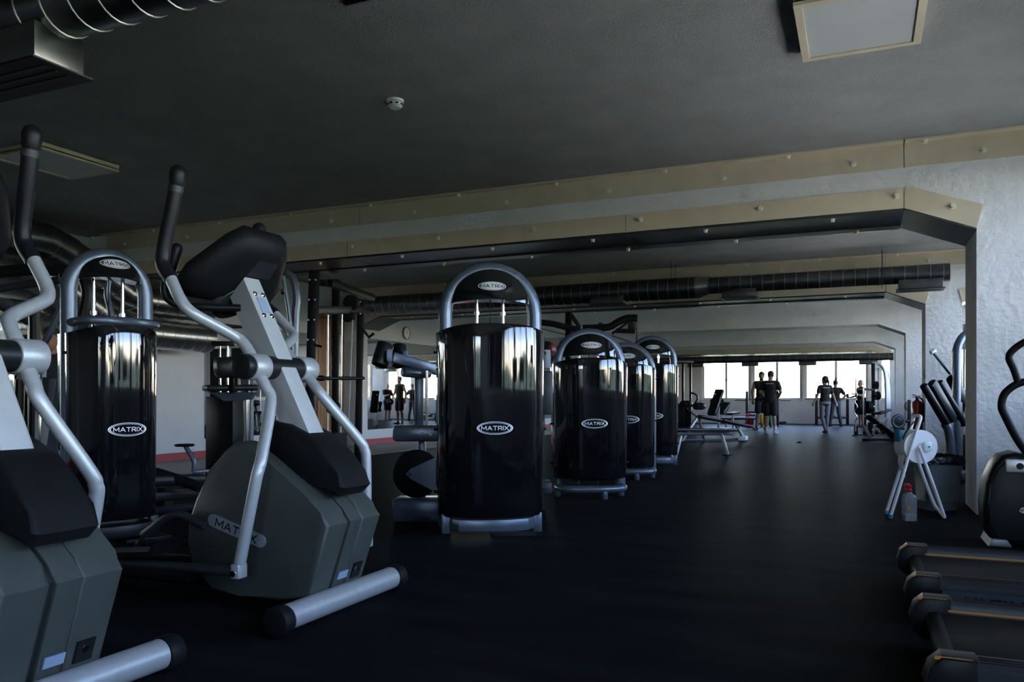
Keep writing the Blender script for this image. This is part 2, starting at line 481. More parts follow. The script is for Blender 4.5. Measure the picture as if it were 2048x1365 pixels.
# portal frames: concrete posts and haunched beams across the hall
FY = [7.85, 13.85, 19.85, 25.85, 31.0]
PX0, PX1 = .9, 1.4
def frame_outline():
    return [(XL, 0), (-9.65, 0), (-9.65, 2.46), (-9.09, 2.685), (.34, 2.685), (PX0, 2.46), (PX0, 0), (PX1, 0), (PX1, 2.46), (1.96, 2.685), (RW - .01, 2.685), (RW - .01, CEIL), (XL, CEIL)]
bolt_me = None
def bolt_mesh():
    global bolt_me
    if bolt_me is None:
        b = MB(); b.lathe([(.028, 0), (.028, .006), (.019, .006), (.019, .03), (0, .03)], 6)
        bolt_me = b.mesh('bolt'); bolt_me.materials.append(MATS['bolt_paint'])
    return bolt_me
def bolt(parent, p, rot):
    o = bpy.data.objects.new('bolt', bolt_mesh()); C.objects.link(o); o.parent = parent; o.location = p; o.rotation_euler = rot
def portal_frame(i, y, plates):
    o_ = frame_outline()
    if i >= 1: o_ = o_[:2] and [(XL, 2.2), (-9.65, 2.2), (-9.65, 2.46)] + o_[3:]
    if i == 4: o_ = o_
    root = sempty('trim_%d' % (i + 1), ['white concrete portal frame with two bolted beige steel bands', 'second white concrete portal frame behind the round duct', 'third white concrete portal frame down the hall', 'fourth white concrete portal frame down the hall', 'white concrete portal frame nearest the far windows'][i], (0, y, 0))
    b = MB(); b.prism([p for p in o_], 0, .8 if i < 4 else .5, 'Y'); b.build('concrete_frame', 'white_plaster', root, sharp=.3)
    def plate(name, prof, t0=-.014, t1=.002, m='beige_steel'):
        b = MB(); b.prism(prof, t0, t1, 'Y'); return b.build(name, m, root)
    if 'upper' in plates:
        for x0, x1 in ((-9.62, -5.42), (-5.41, .335), (.345, 2.28),):
            plate('steel_band', [(x0, 3.045), (x1, 3.045), (x1, 3.262), (x0, 3.262)])
            b = MB(); b.box((x0, -.11, 3.255), (x1, -.014, CEIL - .001)); b.build('angle_leg', 'beige_steel', root)
        for k in range(9): bolt(root, (-.07 - 1.15 * k, -.014, 3.125), (PI / 2, 0, 0))
        for k in range(9): bolt(root, (-.63 - 1.15 * k, -.06, 3.255), (PI, 0, 0))
        for k in range(2): bolt(root, (.95 + 1.1 * k, -.014, 3.125), (PI / 2, 0, 0)); bolt(root, (.5 + 1.1 * k, -.06, 3.255), (PI, 0, 0))
    if 'lower' in plates:
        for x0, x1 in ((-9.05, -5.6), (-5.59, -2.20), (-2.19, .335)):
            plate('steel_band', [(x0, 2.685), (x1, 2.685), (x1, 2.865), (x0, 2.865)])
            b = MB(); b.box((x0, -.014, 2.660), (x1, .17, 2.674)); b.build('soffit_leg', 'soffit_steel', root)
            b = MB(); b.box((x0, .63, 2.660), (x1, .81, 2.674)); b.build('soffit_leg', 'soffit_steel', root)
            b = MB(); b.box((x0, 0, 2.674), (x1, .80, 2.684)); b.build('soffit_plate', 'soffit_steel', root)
        for sx in (1, -1):
            def X(x): return x if sx > 0 else -8.75 - x
            q = [(X(.345), 2.685), (X(PX0 - .0), 2.462), (X(PX0 + .05), 2.66), (X(.40), 2.865), (X(.345), 2.865)]
            plate('haunch_band', q if sx > 0 else q[::-1])
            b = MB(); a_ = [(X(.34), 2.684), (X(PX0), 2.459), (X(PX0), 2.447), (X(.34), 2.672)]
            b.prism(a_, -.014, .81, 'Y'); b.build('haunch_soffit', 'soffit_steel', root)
        q = [(PX1 - .05, 2.66), (PX1, 2.462), (1.955, 2.685), (1.9, 2.865)]; plate('haunch_band', q)
        plate('steel_band', [(1.96, 2.685), (2.28, 2.685), (2.28, 2.865), (1.96, 2.865)])
        for k in range(8): bolt(root, (.28 - 1.16 * k, -.014, 2.80), (PI / 2, 0, 0))
        for k in range(8): bolt(root, (-.25 - 1.16 * k, .075, 2.660), (PI, 0, 0))
        for k in range(8): bolt(root, (-.05 - 1.16 * k, .72, 2.660), (PI, 0, 0))
        bolt(root, (.72, -.014, 2.665), (PI / 2, 0, 0)); bolt(root, (1.55, -.014, 2.665), (PI / 2, 0, 0))
    return root
for i, y in enumerate(FY):
    portal_frame(i, y, {0: ('upper', 'lower'), 1: ('upper', 'lower'), 4: ('lower',)}.get(i, ()))

# mirrors on the left wall
def mirror(label, x, y0, y1, n, z0=.33, z1=2.28):
    root = thing('wall_mirror', label, 'mirror', (x, (y0 + y1) / 2, z0), group='mirrors along the white wall')
    w = (y1 - y0) / n
    for k in range(n):
        a = y0 - (y0 + y1) / 2 + w * k
        b = MB(); b.box((0, a + .003, 0), (.008, a + w - .003, z1 - z0)); b.build('pane', 'mirror_glass', root)
mirror('tall mirror panels behind the fat spiral ducts at the near end', XL, -3.0, 7.7, 6)
mirror('tall mirror panels between the white wall piece and the wooden door', XL, 10.0, 12.95, 2)
mirror('long run of mirror panels below the round wall clock', XL2, 14.2, 29.0, 8)

# wooden leaf with notices
d = sempty('door_1', 'tall brown wooden door leaf with two notices', (XL, 13.4, 0))
b = MB(); b.box((0, -.42, 0), (.06, -.012, 2.62), .004); b.build('door_panel', 'wood_board', d)
b = MB(); b.box((0, -.008, 0), (.06, .42, 2.62), .004); b.build('door_panel', 'wood_board', d)
b = MB(); b.box((0, -.47, 0), (.075, -.425, 2.68)); b.box((0, -.47, 2.63), (.075, .47, 2.68)); b.build('door_frame', 'wood_board', d)
b = MB(); b.box((.06, .08, 1.95), (.063, .30, 2.32)); n1 = b.build('safety_notice', 'label_white', d)
b = MB(); b.prism([(.12, 2.12), (.26, 2.12), (.19, 2.28)], .063, .065, 'X'); b.build('triangle_print', 'green_print', n1)
b = MB(); b.box((.06, .02, 1.3), (.063, .30, 1.70)); n2 = b.build('paper_notice', 'label_white', d)
b = MB(); b.box((.063, .10, 1.50), (.064, .15, 1.62)); b.box((.063, .18, 1.50), (.064, .23, 1.62)); b.build('print', 'emblem_black', n2)
b = MB(); b.tube([(.06, .33, 1.0), (.11, .33, 1.0), (.11, .24, 1.0)], .011, 8); b.build('door_handle', 'chrome', d)

# clock
t = thing('wall_clock', 'round white wall clock above the long mirrors', 'clock', (XL2, 15.75, 2.5))
Mx = Matrix.Rotation(PI / 2, 4, 'Y')
b = MB(); b.lathe([(.0, 0), (.15, 0), (.15, .035), (.135, .045), (.132, .03)], 32, Mx); b.build('rim', 'grey_pad', t)
b = MB(); b.lathe([(.0, .0), (.132, .0), (.132, .031), (0, .031)], 32, Mx); fc = b.build('dial', 'label_white', t)
b = MB(); b.beam((.034, 0, 0), (.034, 0, .085), .008, .003); b.beam((.036, 0, 0), (.036, .05, -.015), .01, .003); b.build('hands', 'black_plastic', fc)
for k in range(12):
    b = MB(); a = k * PI / 6; b.beam((.033, .105 * math.sin(a), .105 * math.cos(a)), (.033, .122 * math.sin(a), .122 * math.cos(a)), .008, .003); b.build('hour_mark', 'black_plastic', fc)

# ------------------------------------------------------------------ ceiling lights, vents, detectors
def panel_light(label, x, y):
    t = thing('ceiling_light', label, 'ceiling light', (x, y, 3.205), group='square ceiling light boxes')
    hx, hy = .345, .41
    b = MB(); b.box((-hx, -hy, .02), (hx, hy, .065)); b.build('housing', 'beige_steel', t)
    b = MB(); w = .045
    b.box((-hx, -hy, 0), (hx, -hy + w, .03)); b.box((-hx, hy - w, 0), (hx, hy, .03)); b.box((-hx, -hy + w, 0), (-hx + w, hy - w, .03)); b.box((hx - w, -hy + w, 0), (hx, hy - w, .03))
    b.build('frame', 'beige_steel', t)
    b = MB(); b.box((-hx + w, -hy + w, .008), (hx - w, hy - w, .018)); b.build('diffuser', 'lamp_diffuser', t)
panel_light('large square ceiling light with beige frame nearest the bright side', -.01, 5.13)
panel_light('square ceiling light in the dark corner above the ellipticals', -6.975, 5.13)
panel_light('square ceiling light seen just past the haunch of the first beam', -.01, 11.13)
panel_light('square ceiling light half hidden over the black cable tower', -6.975, 11.13)
panel_light('square ceiling light beyond the round duct', -.01, 17.13)
def ceiling_vent(label, x, y):
    t = thing('ceiling_vent', label, 'air vent', (x, y, 3.17), group='long ceiling vents')
    b = MB(); hx, hy = .40, .13
    b.prism([(-hx, 0), (-hx + .06, .10), (hx - .06, .10), (hx, 0)], -hy, -hy + .01, 'Y'); b.prism([(-hx, 0), (-hx + .06, .10), (hx - .06, .10), (hx, 0)], hy - .01, hy, 'Y')
    b.prism([(-hy, 0), (-hy, .1), (hy, .1), (hy, 0)], -hx, -hx + .01, 'X'); b.prism([(-hy, 0), (-hy, .1), (hy, .1), (hy, 0)], hx - .01, hx, 'X')
    b.build('frame', 'galvanised', t)
    for k in range(5):
        b = MB(); yy = -.10 + .05 * k; b.box((-.39, yy - .003, .0), (.39, yy + .003, .05), M=None); b.build('slat', 'black_steel', t)
    b = MB(); b.box((-.39, -.12, .06), (.39, .12, .09)); b.build('backing', 'black_steel', t)
ceiling_vent('narrow louvred ceiling vent over the matching towers past the first beam', -2.45, 11.2)
ceiling_vent('louvred ceiling vent above the tallest black tower', -5.4, 11.2)
ceiling_vent('louvred ceiling vent overhead at the top edge of the view', -2.22, 3.52)
def detector(label, x, y):
    t = thing('smoke_detector', label, 'smoke detector', (x, y, CEIL))
    b = MB(); b.lathe([(0, 0), (.065, 0), (.065, -.018), (.05, -.022), (0, -.022)], 24); b.build('base', 'paper_white', t)
    b = MB(); b.lathe([(0, -.022), (.055, -.022), (.055, -.048), (.04, -.062), (0, -.062)], 24); b.build('body', 'paper_white', t)
    b = MB()
    for k in range(8):
        a = k * PI / 4; b.box((.05, -.01, -.042), (.0575, .01, -.03), M=Matrix.Rotation(a, 4, 'Z'))
    b.build('slots', 'black_plastic', t)
detector('white smoke detector on the dark ceiling before the first beam', -3.25, 5.17)
detector('small smoke detector on the ceiling behind the first beam', -3.2, 11.4)

# ------------------------------------------------------------------ spiral ducts
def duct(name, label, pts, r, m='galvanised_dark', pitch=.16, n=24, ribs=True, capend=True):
    t = thing(name, label, 'air duct', pts[0])
    o0 = Vector(pts[0]); P = [Vector(p) - o0 for p in pts]
    b = MB(); b.tube(P, r, n); b.build('pipe', m, t)
    if ribs:
        b = MB(); L = 0; tot = 0
        for a, c_ in zip(P, P[1:]):
            d = c_ - a; k = int(d.length / pitch); u = d.normalized()
            q = u.to_track_quat('Z', 'Y').to_matrix().to_4x4()
            for j in range(k):
                p = a + u * (pitch * (j + .5))
                b.lathe([(r - .002, -.006), (r + .006, -.003), (r + .006, .003), (r - .002, .006)], n, Matrix.Translation(p) @ q)
        ob = b.build('seam_ribs', 'duct_seam', t); ob['kind'] = 'stuff'
    return t, o0
def outlet_box(t, o0, x0, x1, y0, y1, z0, z1, m='galvanised_dark'):
    b = MB(); b.box((x0, y0, z0), (x1, y1, z1), .004)
    for v in b.bm.verts: v.co -= o0
    o = b.build('outlet_box', m, t)
    b = MB(); b.box((x0 - .03, y0 - .03, z0 - .008), (x1 + .03, y1 + .03, z0 + .002))
    for v in b.bm.verts: v.co -= o0
    b.build('grille_plate', 'black_steel', o)
    b = MB(); b.box((x1 + .022, y0 - .03, z0 - .002), (x1 + .031, y1 + .03, z0 + .006))
    for v in b.bm.verts: v.co -= o0
    b.build('grille_lip', 'galvanised', o)
    for k in range(3):
        b = MB(); yy = y0 + (y1 - y0) * (k + 1) / 4; b.box((x0 + .02, yy - .012, z0 - .012), (x1 - .02, yy + .012, z0 - .007))
        for v in b.bm.verts: v.co -= o0
        b.build('slot', 'iron_grey', o)
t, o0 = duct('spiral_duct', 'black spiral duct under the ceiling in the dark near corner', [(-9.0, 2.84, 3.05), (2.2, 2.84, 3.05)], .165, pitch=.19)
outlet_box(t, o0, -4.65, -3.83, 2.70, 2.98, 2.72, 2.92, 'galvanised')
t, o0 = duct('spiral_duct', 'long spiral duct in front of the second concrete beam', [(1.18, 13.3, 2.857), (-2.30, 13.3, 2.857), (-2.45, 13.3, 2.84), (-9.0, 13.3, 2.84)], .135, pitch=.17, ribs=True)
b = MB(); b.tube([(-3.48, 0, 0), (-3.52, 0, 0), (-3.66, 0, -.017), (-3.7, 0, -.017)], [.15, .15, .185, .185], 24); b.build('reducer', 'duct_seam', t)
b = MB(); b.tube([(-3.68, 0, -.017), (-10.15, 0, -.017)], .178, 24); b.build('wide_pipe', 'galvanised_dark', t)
b = MB()
for k in range(38):
    b.lathe([(.176, -.006), (.184, -.003), (.184, .003), (.176, .006)], 24, Matrix.Translation((-3.8 - .17 * k, 0, -.017)) @ Mx)
o = b.build('wide_seam_ribs', 'duct_seam', t); o['kind'] = 'stuff'
for x0, x1 in ((.50, 1.08), (-2.08, -1.55), (-4.3, -3.72)): outlet_box(t, o0, x0, x1, 13.12, 13.48, 2.62, 2.76)
for x in (.28, -2.9, -6.4):
    b = MB(); b.cyl((x - 1.18, -.15, -.18), (x - 1.18, -.15, CEIL - 2.857), .004, 6); b.cyl((x - 1.18, .15, -.18), (x - 1.18, .15, CEIL - 2.857), .004, 6); b.build('hanger_rod', 'iron_grey', t)
# pair of fat ducts on the left that duck under the first beam
for lab, z_a, z_b, yo in (('upper of two fat galvanised ducts bending down under the first beam', 3.0, 2.40, 0), ('lower of two fat galvanised ducts bending down under the first beam', 2.55, 1.93, -.12)):
    pts = [(-9.42, 1.0, z_a), (-9.42, 6.75 + yo, z_a), (-9.42, 7.0 + yo, z_a - .08), (-9.42, 7.5 + yo, (z_a + z_b) / 2), (-9.42, 7.95 + yo, z_b + .06), (-9.42, 8.25 + yo, z_b), (-9.42, 9.45, z_b)]
    t, o0 = duct('spiral_duct', lab, pts, .215, 'galvanised', pitch=.21)
    b = MB(); b.lathe([(.222, 0), (.222, .03), (.2, .05), (0, .05)], 24, Matrix.Translation(Vector((-9.42, 9.45, z_b)) - o0) @ Matrix.Rotation(-PI / 2, 4, 'X')); b.build('end_cap', 'galvanised', t)
t, o0 = duct('spiral_duct', 'thin duct in front of the far windows', [(1.0, 30.6, 2.45), (-9.4, 30.6, 2.45)], .13, pitch=.3)
for k in range(5): outlet_box(t, o0, -.1 - 2.0 * k, .5 - 2.0 * k, 30.45, 30.75, 2.2, 2.33)

t = thing('light_switch', 'small cream switch box on the edge of the second concrete post', 'light switch', (PX0 - .012, 13.95, 1.38))
b = MB(); b.box((-.02, -.045, -.07), (.012, .045, .07), .004); b.build('switch_box', 'label_white', t)
b = MB(); b.box((-.027, -.02, -.03), (-.02, .02, .03), .002); b.build('rocker', 'beige_steel', t)
# ================================================================== weight-stack towers
LET = {}
STROKES = {'M': (1.25, [((0, 0), (0, 1)), ((0, 1), (.625, .25)), ((.625, .25), (1.25, 1)), ((1.25, 1), (1.25, 0))]), 'A': (1.15, [((0, 0), (.575, 1)), ((.575, 1), (1.15, 0)), ((.4, .3), (.95, .3))]),
           'T': (1.0, [((0, 1), (1, 1)), ((.5, 1), (.5, 0))]), 'R': (.95, [((0, 0), (0, 1)), ((0, 1), (.8, 1)), ((.8, 1), (.92, .75)), ((.92, .75), (.8, .45)), ((.8, .45), (.1, .45)), ((.5, .45), (.95, 0))]),
           'I': (.0, [((0, 0), (0, 1))]), 'X': (1.05, [((0, 0), (1.05, 1)), ((0, 1), (1.05, 0))])}
def letters(body, size, spacing=1.0):
    """wide thin stroke capitals, centred, drawn in x,y"""
    k = (body, size)
    if k not in LET:
        cap = size * .62; gap = .38; th = cap * .085
        tot = sum(STROKES[c][0] for c in body) + gap * (len(body) - 1)
        b = MB(); x0 = -tot / 2
        for c in body:
            w, st = STROKES[c]
            for (ax, ay), (bx, by) in st:
                p = Vector(((x0 + ax) * cap, (ay - .5) * cap, 0)); q = Vector(((x0 + bx) * cap, (by - .5) * cap, 0))
                d = (q - p).normalized(); n = Vector((-d.y, d.x, 0)) * th; e = d * th
                for j in range(3):
                    u, v = p - e + (q - p + 2 * e) * j / 3, p - e + (q - p + 2 * e) * (j + 1) / 3
                    b.bm.faces.new([b.bm.verts.new(z) for z in (u - n, v - n, v + n, u + n)])
            x0 += w + gap
        me = bpy.data.meshes.new('lettering'); b.bm.to_mesh(me); b.bm.free(); LET[k] = me
    return LET[k].copy()
def oval_ring(b, rx, rz, rin, surf, cx, cz, off, n=40, rings=4):
    """flat oval or ring laid on a curved front: surf(x,z) -> y"""
    rr = [rin + (1 - rin) * i / rings for i in range(rings + 1)]
    prev = None
    for r in rr:
        if r < 1e-4:
            v = b.bm.verts.new((cx, surf(cx, cz) - off, cz)); ring = [v] * n
        else:
            ring = []
            for j in range(n):
                a = 2 * PI * j / n; x = cx + rx * r * math.cos(a); z = cz + rz * r * math.sin(a)
                ring.append(b.bm.verts.new((x, surf(x, z) - off, z)))
        if prev:
            for j in range(n):
                q = []
                for v in (prev[j], prev[(j + 1) % n], ring[(j + 1) % n], ring[j]):
                    if v not in q: q.append(v)
                if len(q) > 2: b.bm.faces.new(q)
        prev = ring
def laid_text(body, size, surf, cx, cz, off, m, parent, spacing=1.1, name='lettering'):
    me = letters(body, size, spacing)
    for v in me.vertices:
        x = cx + v.co.x; z = cz + v.co.y
        v.co = (x, surf(x, z) - off, z)
    me.materials.clear(); me.materials.append(MATS[m])
    return put(name, me, None, parent)

def tower(label, loc, rz, top=1.99, shroud_top=1.54, shroud_bot=.16, logo_z=.785, base='bar', hw=.385, aw=.325, steel=True, group='black weight stack towers in a row'):
    t = thing('weight_tower', label, 'gym machine', loc, rz, group)
    r = .054
    zc = top - aw - r
    path = [(-aw, 0, .05), (-aw, 0, zc * .6), (-aw, 0, zc)] + [(-aw * math.cos(a), 0, zc + aw * math.sin(a)) for a in [PI * k / 14 for k in range(1, 14)]] + [(aw, 0, zc), (aw, 0, zc * .6), (aw, 0, .05)]
    b = MB(); b.tube(path, r, 14); b.build('arch', 'blue_steel', t)
    # visor
    zb = zc + .095; hv = aw - .035; n = 18; kk = 7
    def vs(x, v): return -.035 - .13 * max(0, 1 - (x / hv) ** 2) * (1 - .55 * v ** 1.5)
    def ztop(x): return max(zbot(x) + .004, zc + math.sqrt(max(1e-6, (aw - .012) ** 2 - x * x)))
    def zbot(x): return zb - .02 * (x / hv) ** 2
    def vsurf(x, z): return vs(x, min(1, max(0, (z - zbot(x)) / max(.01, ztop(x) - zbot(x)))))
    b = MB(); G = []
    for i in range(n + 1):
        x = -hv + 2 * hv * i / n
        z0, z1 = zbot(x), ztop(x)
        G.append([b.bm.verts.new((x, vs(x, j / kk), z0 + (z1 - z0) * j / kk)) for j in range(kk + 1)])
    Bk = [[b.bm.verts.new((-hv + 2 * hv * i / n, .03, z)) for z in (zbot(-hv + 2 * hv * i / n), ztop(-hv + 2 * hv * i / n))] for i in range(n + 1)]
    for i in range(n):
        for j in range(kk): b.bm.faces.new((G[i][j], G[i + 1][j], G[i + 1][j + 1], G[i][j + 1]))
        b.bm.faces.new((Bk[i][0], Bk[i][1], Bk[i + 1][1], Bk[i + 1][0]))
        b.bm.faces.new((G[i][0], Bk[i][0], Bk[i + 1][0], G[i + 1][0]))
        b.bm.faces.new((G[i][kk], G[i + 1][kk], Bk[i + 1][1], Bk[i][1]))
    vis = b.build('visor', 'gloss_visor', t, sharp=1.0)
    ez = zc + .195
    b = MB(); oval_ring(b, .105, .034, 0, vsurf, 0, ez, .004); b.build('emblem_plate', 'emblem_silver', vis)
    b = MB(); oval_ring(b, .099, .030, .93, vsurf, 0, ez, .006, rings=1); b.build('emblem_ring', 'emblem_black', vis)
    laid_text('MATRIX', .038, vsurf, 0, ez, .007, 'emblem_black', vis)
    # shroud
    dep = .29
    def ss(x, z=0): return -.02 - dep * max(0, 1 - abs(x / hw) ** 2.5) ** .5
    b = MB(); m = 36; rows = []
    for k, v in enumerate([0, .02, .1, .3, .5, .7, .9, .98, 1]):
        row = []
        for i in range(m + 1):
            u = -1 + 2 * i / m
            x = hw * math.sin(u * PI / 2)
            w = 1 - .035 * (1 - v)                              # a touch narrower towards the floor
            zt = shroud_top - .055 * abs(x / hw) ** 3
            zbq = shroud_bot
            row.append(b.bm.verts.new((x * w, ss(x) * (1 - .04 * (1 - v)) + (.006 if k in (0, 8) else 0), zbq + (zt - zbq) * v)))
        row += [b.bm.verts.new((hw * w * .98, .10, row[-1].co.z)), b.bm.verts.new((-hw * w * .98, .10, row[0].co.z))]
        rows.append(row)
    L = len(rows[0])
    for a, c_ in zip(rows, rows[1:]):
        for i in range(L - 2): b.bm.faces.new((a[i], a[i + 1], c_[i + 1], c_[i]))
        b.bm.faces.new((a[L - 1], a[0], c_[0], c_[L - 1]))
    sh = b.build('shroud', 'gloss_black', t, sharp=1.2)
    md = sh.modifiers.new('thickness', 'SOLIDIFY'); md.thickness = .006; md.offset = 1
    lz = logo_z
    b = MB(); oval_ring(b, .132, .047, .93, ss, 0, lz, .006, rings=1); b.build('emblem_ring', 'emblem_white', sh)
    b = MB(); oval_ring(b, .120, .038, .95, ss, 0, lz, .006, rings=1); b.build('emblem_inner_ring', 'emblem_white', sh)
    laid_text('MATRIX', .043, ss, 0, lz, .006, 'emblem_white', sh, 1.08)
    for sx in (-1, 1):
        for fz in (.12, .45, .86):
            z = shroud_bot + (shroud_top - shroud_bot) * fz
            b = MB(); b.cyl((sx * (hw - .012), -.03, z), (sx * (hw + .022), -.03, z), .011, 10, .003); b.build('screw', 'black_plastic', sh)
    # stack behind the shroud
    for sx in (-.1, .1):
        b = MB(); b.cyl((sx, .0, .12), (sx, .0, zb + .05), .0125, 12); b.build('guide_rod', 'chrome', t)
        b = MB(); b.cyl((sx, 0, shroud_top + .09), (sx, 0, shroud_top + .115), .022, 14); b.build('rod_collar', 'chrome', t)
    b = MB(); b.cyl((0, -.005, .9), (0, -.005, zb + .03), .004, 8); b.build('cable', 'black_rubber', t)
    for k in range(12):
        b = MB(); b.box((-.18, -.06, .16 + .045 * k), (.18, .06, .20 + .045 * k), .004); b.build('weight_plate', 'black_steel', t)
    # foot
    if base == 'bar':
        bm_ = 'blue_steel' if steel else 'black_steel'  # black base stands in for shade from the neighbouring machines
        b = MB(); b.prism([(-aw, -.12), (-aw * .75, -.235), (-aw * .3, -.275), (aw * .3, -.275), (aw * .75, -.235), (aw, -.12), (aw, -.02), (-aw, -.02)], .03, .12, 'Z', .012); b.build('base_bar', bm_, t)
        for sx in (-1, 1):
            b = MB(); b.box((sx * aw - .035, -.15, 0), (sx * aw + .035, .1, .15), .012); b.build('base_foot', bm_, t)
        b = MB(); b.box((-.02, -.33, 0), (.30, -.18, .02), .004); b.build('floor_plate', 'black_rubber', t)
    else:
        P = [(-.33, .02, .10), (-.33, -.15, .10), (-.25, -.27, .10), (0, -.31, .10), (.25, -.27, .10), (.33, -.15, .10), (.33, .02, .10)]
        b = MB(); b.tube(P, .036, 12, 4); b.build('base_loop', 'blue_steel', t)
        for x, y in ((-.33, -.02), (.33, -.02), (.1, -.30)):
            b = MB(); b.cyl((x, y, 0), (x, y, .10), .034, 14, .006); b.build('base_foot', 'blue_steel', t)
    return t
RZ = math.radians(32)
T1 = (-2.58, 5.44, 0)
tw1 = tower('tall black weight tower with steel arch, nearest of the row by the walkway', T1, RZ, top=2.03, shroud_bot=.135, hw=.405, aw=.34)
tw2 = tower('second black weight tower of the walkway row, shorter with a looped steel foot', (-2.56, 7.76, 0), math.radians(29), top=1.72, shroud_top=1.40, shroud_bot=.2, logo_z=.75, base='loop')
tw3 = tower('third black weight tower of the walkway row, half behind the second', (-2.72, 9.72, 0), math.radians(22), top=1.71, shroud_top=1.42, shroud_bot=.15, logo_z=.74, base='loop', hw=.36)
tw4 = tower('fourth and farthest black weight tower of the walkway row', (-2.91, 11.85, 0), math.radians(20), top=1.95, shroud_top=1.52, shroud_bot=.16, logo_z=.74)
tw0 = tower('black weight tower between the two ellipticals and the fat ducts', (-4.93, 4.03, 0), math.radians(74), top=2.07, shroud_top=1.50, base='bar', hw=.30, aw=.265, steel=False)
# steel shelf across the arch of that tower
b = MB(); b.tube([(-.27, -.03, 1.52), (-.2, -.25, 1.53), (.2, -.25, 1.53), (.27, -.03, 1.52)], .03, 10, 4); b.build('shroud_rail', 'blue_steel', tw0)

def local_of(loc, rz):
    M = (Matrix.Translation(loc) @ Matrix.Rotation(rz, 4, 'Z')).inverted()
    return lambda p: M @ Vector(p)

# the seat side of the first tower: beams, cam wheel, posts, roller pads
t = thing('leg_curl_station', 'grey steel leg curl frame with round cam and two roller pads beside the nearest tower', 'gym machine', (-3.15, 5.75, 0), 0)
Lc = local_of((-3.15, 5.75, 0), 0)
def PD(px, py, d): return Lc(onD(px, py, d))
def facing_box(p_lo_px, p_hi_px, d, dep, bev=.02):
    """box whose front face spans two picture corners at depth d, turned to the hall's own axes by 32 degrees"""
    pass
d1 = 6.35
def slab(name, x0, y0, x1, y1, d, thick, m, bev=.02, parent=None):
    a = PD(x0, y1, d); c_ = PD(x1, y0, d)
    q = Matrix.Rotation(TH, 4, 'Z')
    w = (Vector((c_.x, c_.y)) - Vector((a.x, a.y))).length; h = c_.z - a.z
    b = MB(); b.box((0, 0, 0), (w, thick, h), bev, Matrix.Translation(a) @ q); return b.build(name, m, parent or t)
slab('base_beam', 783, 1000, 880, 1047, 6.30, .30, 'blue_steel', .035)
slab('middle_beam', 784, 852, 880, 884, 6.30, .28, 'blue_steel', .03)
slab('lower_post', 836, 880, 850, 1010, 6.50, .09, 'blue_steel', .01)
slab('seat_post', 829, 742, 846, 852, 6.42, .07, 'blue_steel', .01)
b = MB(); b.cyl(PD(853, 742, 6.35), PD(853, 860, 6.35), .014, 12); b.build('chrome_rod', 'chrome', t)
c0 = PD(833, 948, 6.42); ax = FD * .06
b = MB(); q = FD.to_track_quat('Z', 'Y').to_matrix().to_4x4()
b.lathe([(.0, -.035), (.13, -.035), (.185, -.02), (.195, 0), (.185, .02), (.13, .035), (0, .035)], 36, Matrix.Translation(c0) @ q); b.build('cam_wheel', 'black_rubber', t)
b = MB(); P = [PD(x, y, 6.33) for x, y in ((812, 948), (822, 938), (872, 915), (872, 985), (822, 958))]
f = [b.bm.verts.new(p) for p in P]; g = [b.bm.verts.new(p - FD * .02) for p in P]
b.bm.faces.new(f); b.bm.faces.new(g[::-1])
for i in range(5): b.bm.faces.new((f[i], g[i], g[(i + 1) % 5], f[(i + 1) % 5]))
b.build('cam_plate', 'blue_steel', t)
for x, y in ((820, 948), (845, 868), (862, 869), (848, 1036), (866, 1037)):
    b = MB(); p = PD(x, y, 6.30); b.cyl(p, p - FD * .035, .014, 8); b.build('bolt', 'chrome', t)
b = MB(); b.beam(PD(783, 715, 6.30), PD(890, 745, 6.6), .07, .085, .01); b.build('roller_arm', 'blue_steel', t)
b = MB(); b.cyl(PD(806, 745, 6.25), PD(858, 748, 6.45), .04, 18, .01); b.build('pad_holder', 'blue_steel', t)
for (x0, y0, x1, y1, d) in ((758, 732, 772, 688, 6.15), (797, 733, 799, 690, 6.6)):
    b = MB(); b.cyl(PD(x0, y0, d), PD(x1, y1, d + .05), .066 if d < 6.3 else .058, 24, .012); b.build('roller_pad', 'black_vinyl', t)
    p = PD((x0 + x1) / 2 + 10, (y0 + y1) / 2 + 2, d - .06); b = MB(); b.cyl(p, p + RT * .03, .05, 20, .004); b.build('pad_end', 'label_blue', t)

# pad and seat behind the nearest tower, right of it
t = thing('seat_backrest', 'dark padded backrest and red edged headrest between the first two towers', 'gym machine', (-2.3, 6.65, 0))
Lc = local_of((-2.3, 6.65, 0), 0)
slab('back_pad', 1078, 742, 1106, 830, 7.1, .08, 'iron_grey', .02)
b = MB(); b.ball(PD(1093, 705, 6.95), (.085, .06, .1)); b.build('headrest', 'black_vinyl', t)
b = MB(); b.ball(PD(1103, 700, 6.93), (.045, .05, .06)); b.build('headrest_cap', 'dark_red', t)
b = MB(); b.cyl(PD(1090, 738, 6.9), PD(1090, 700, 6.9), .05, 18, .01); b.build('head_roll', 'grey_pad', t)
slab('seat_frame', 1070, 965, 1104, 990, 7.1, .25, 'iron_grey', .02)
b = MB(); b.cyl(PD(1082, 830, 7.15), (PD(1082, 830, 7.15).x, PD(1082, 830, 7.15).y, 0), .035, 14); b.build('seat_post', 'black_steel', t)

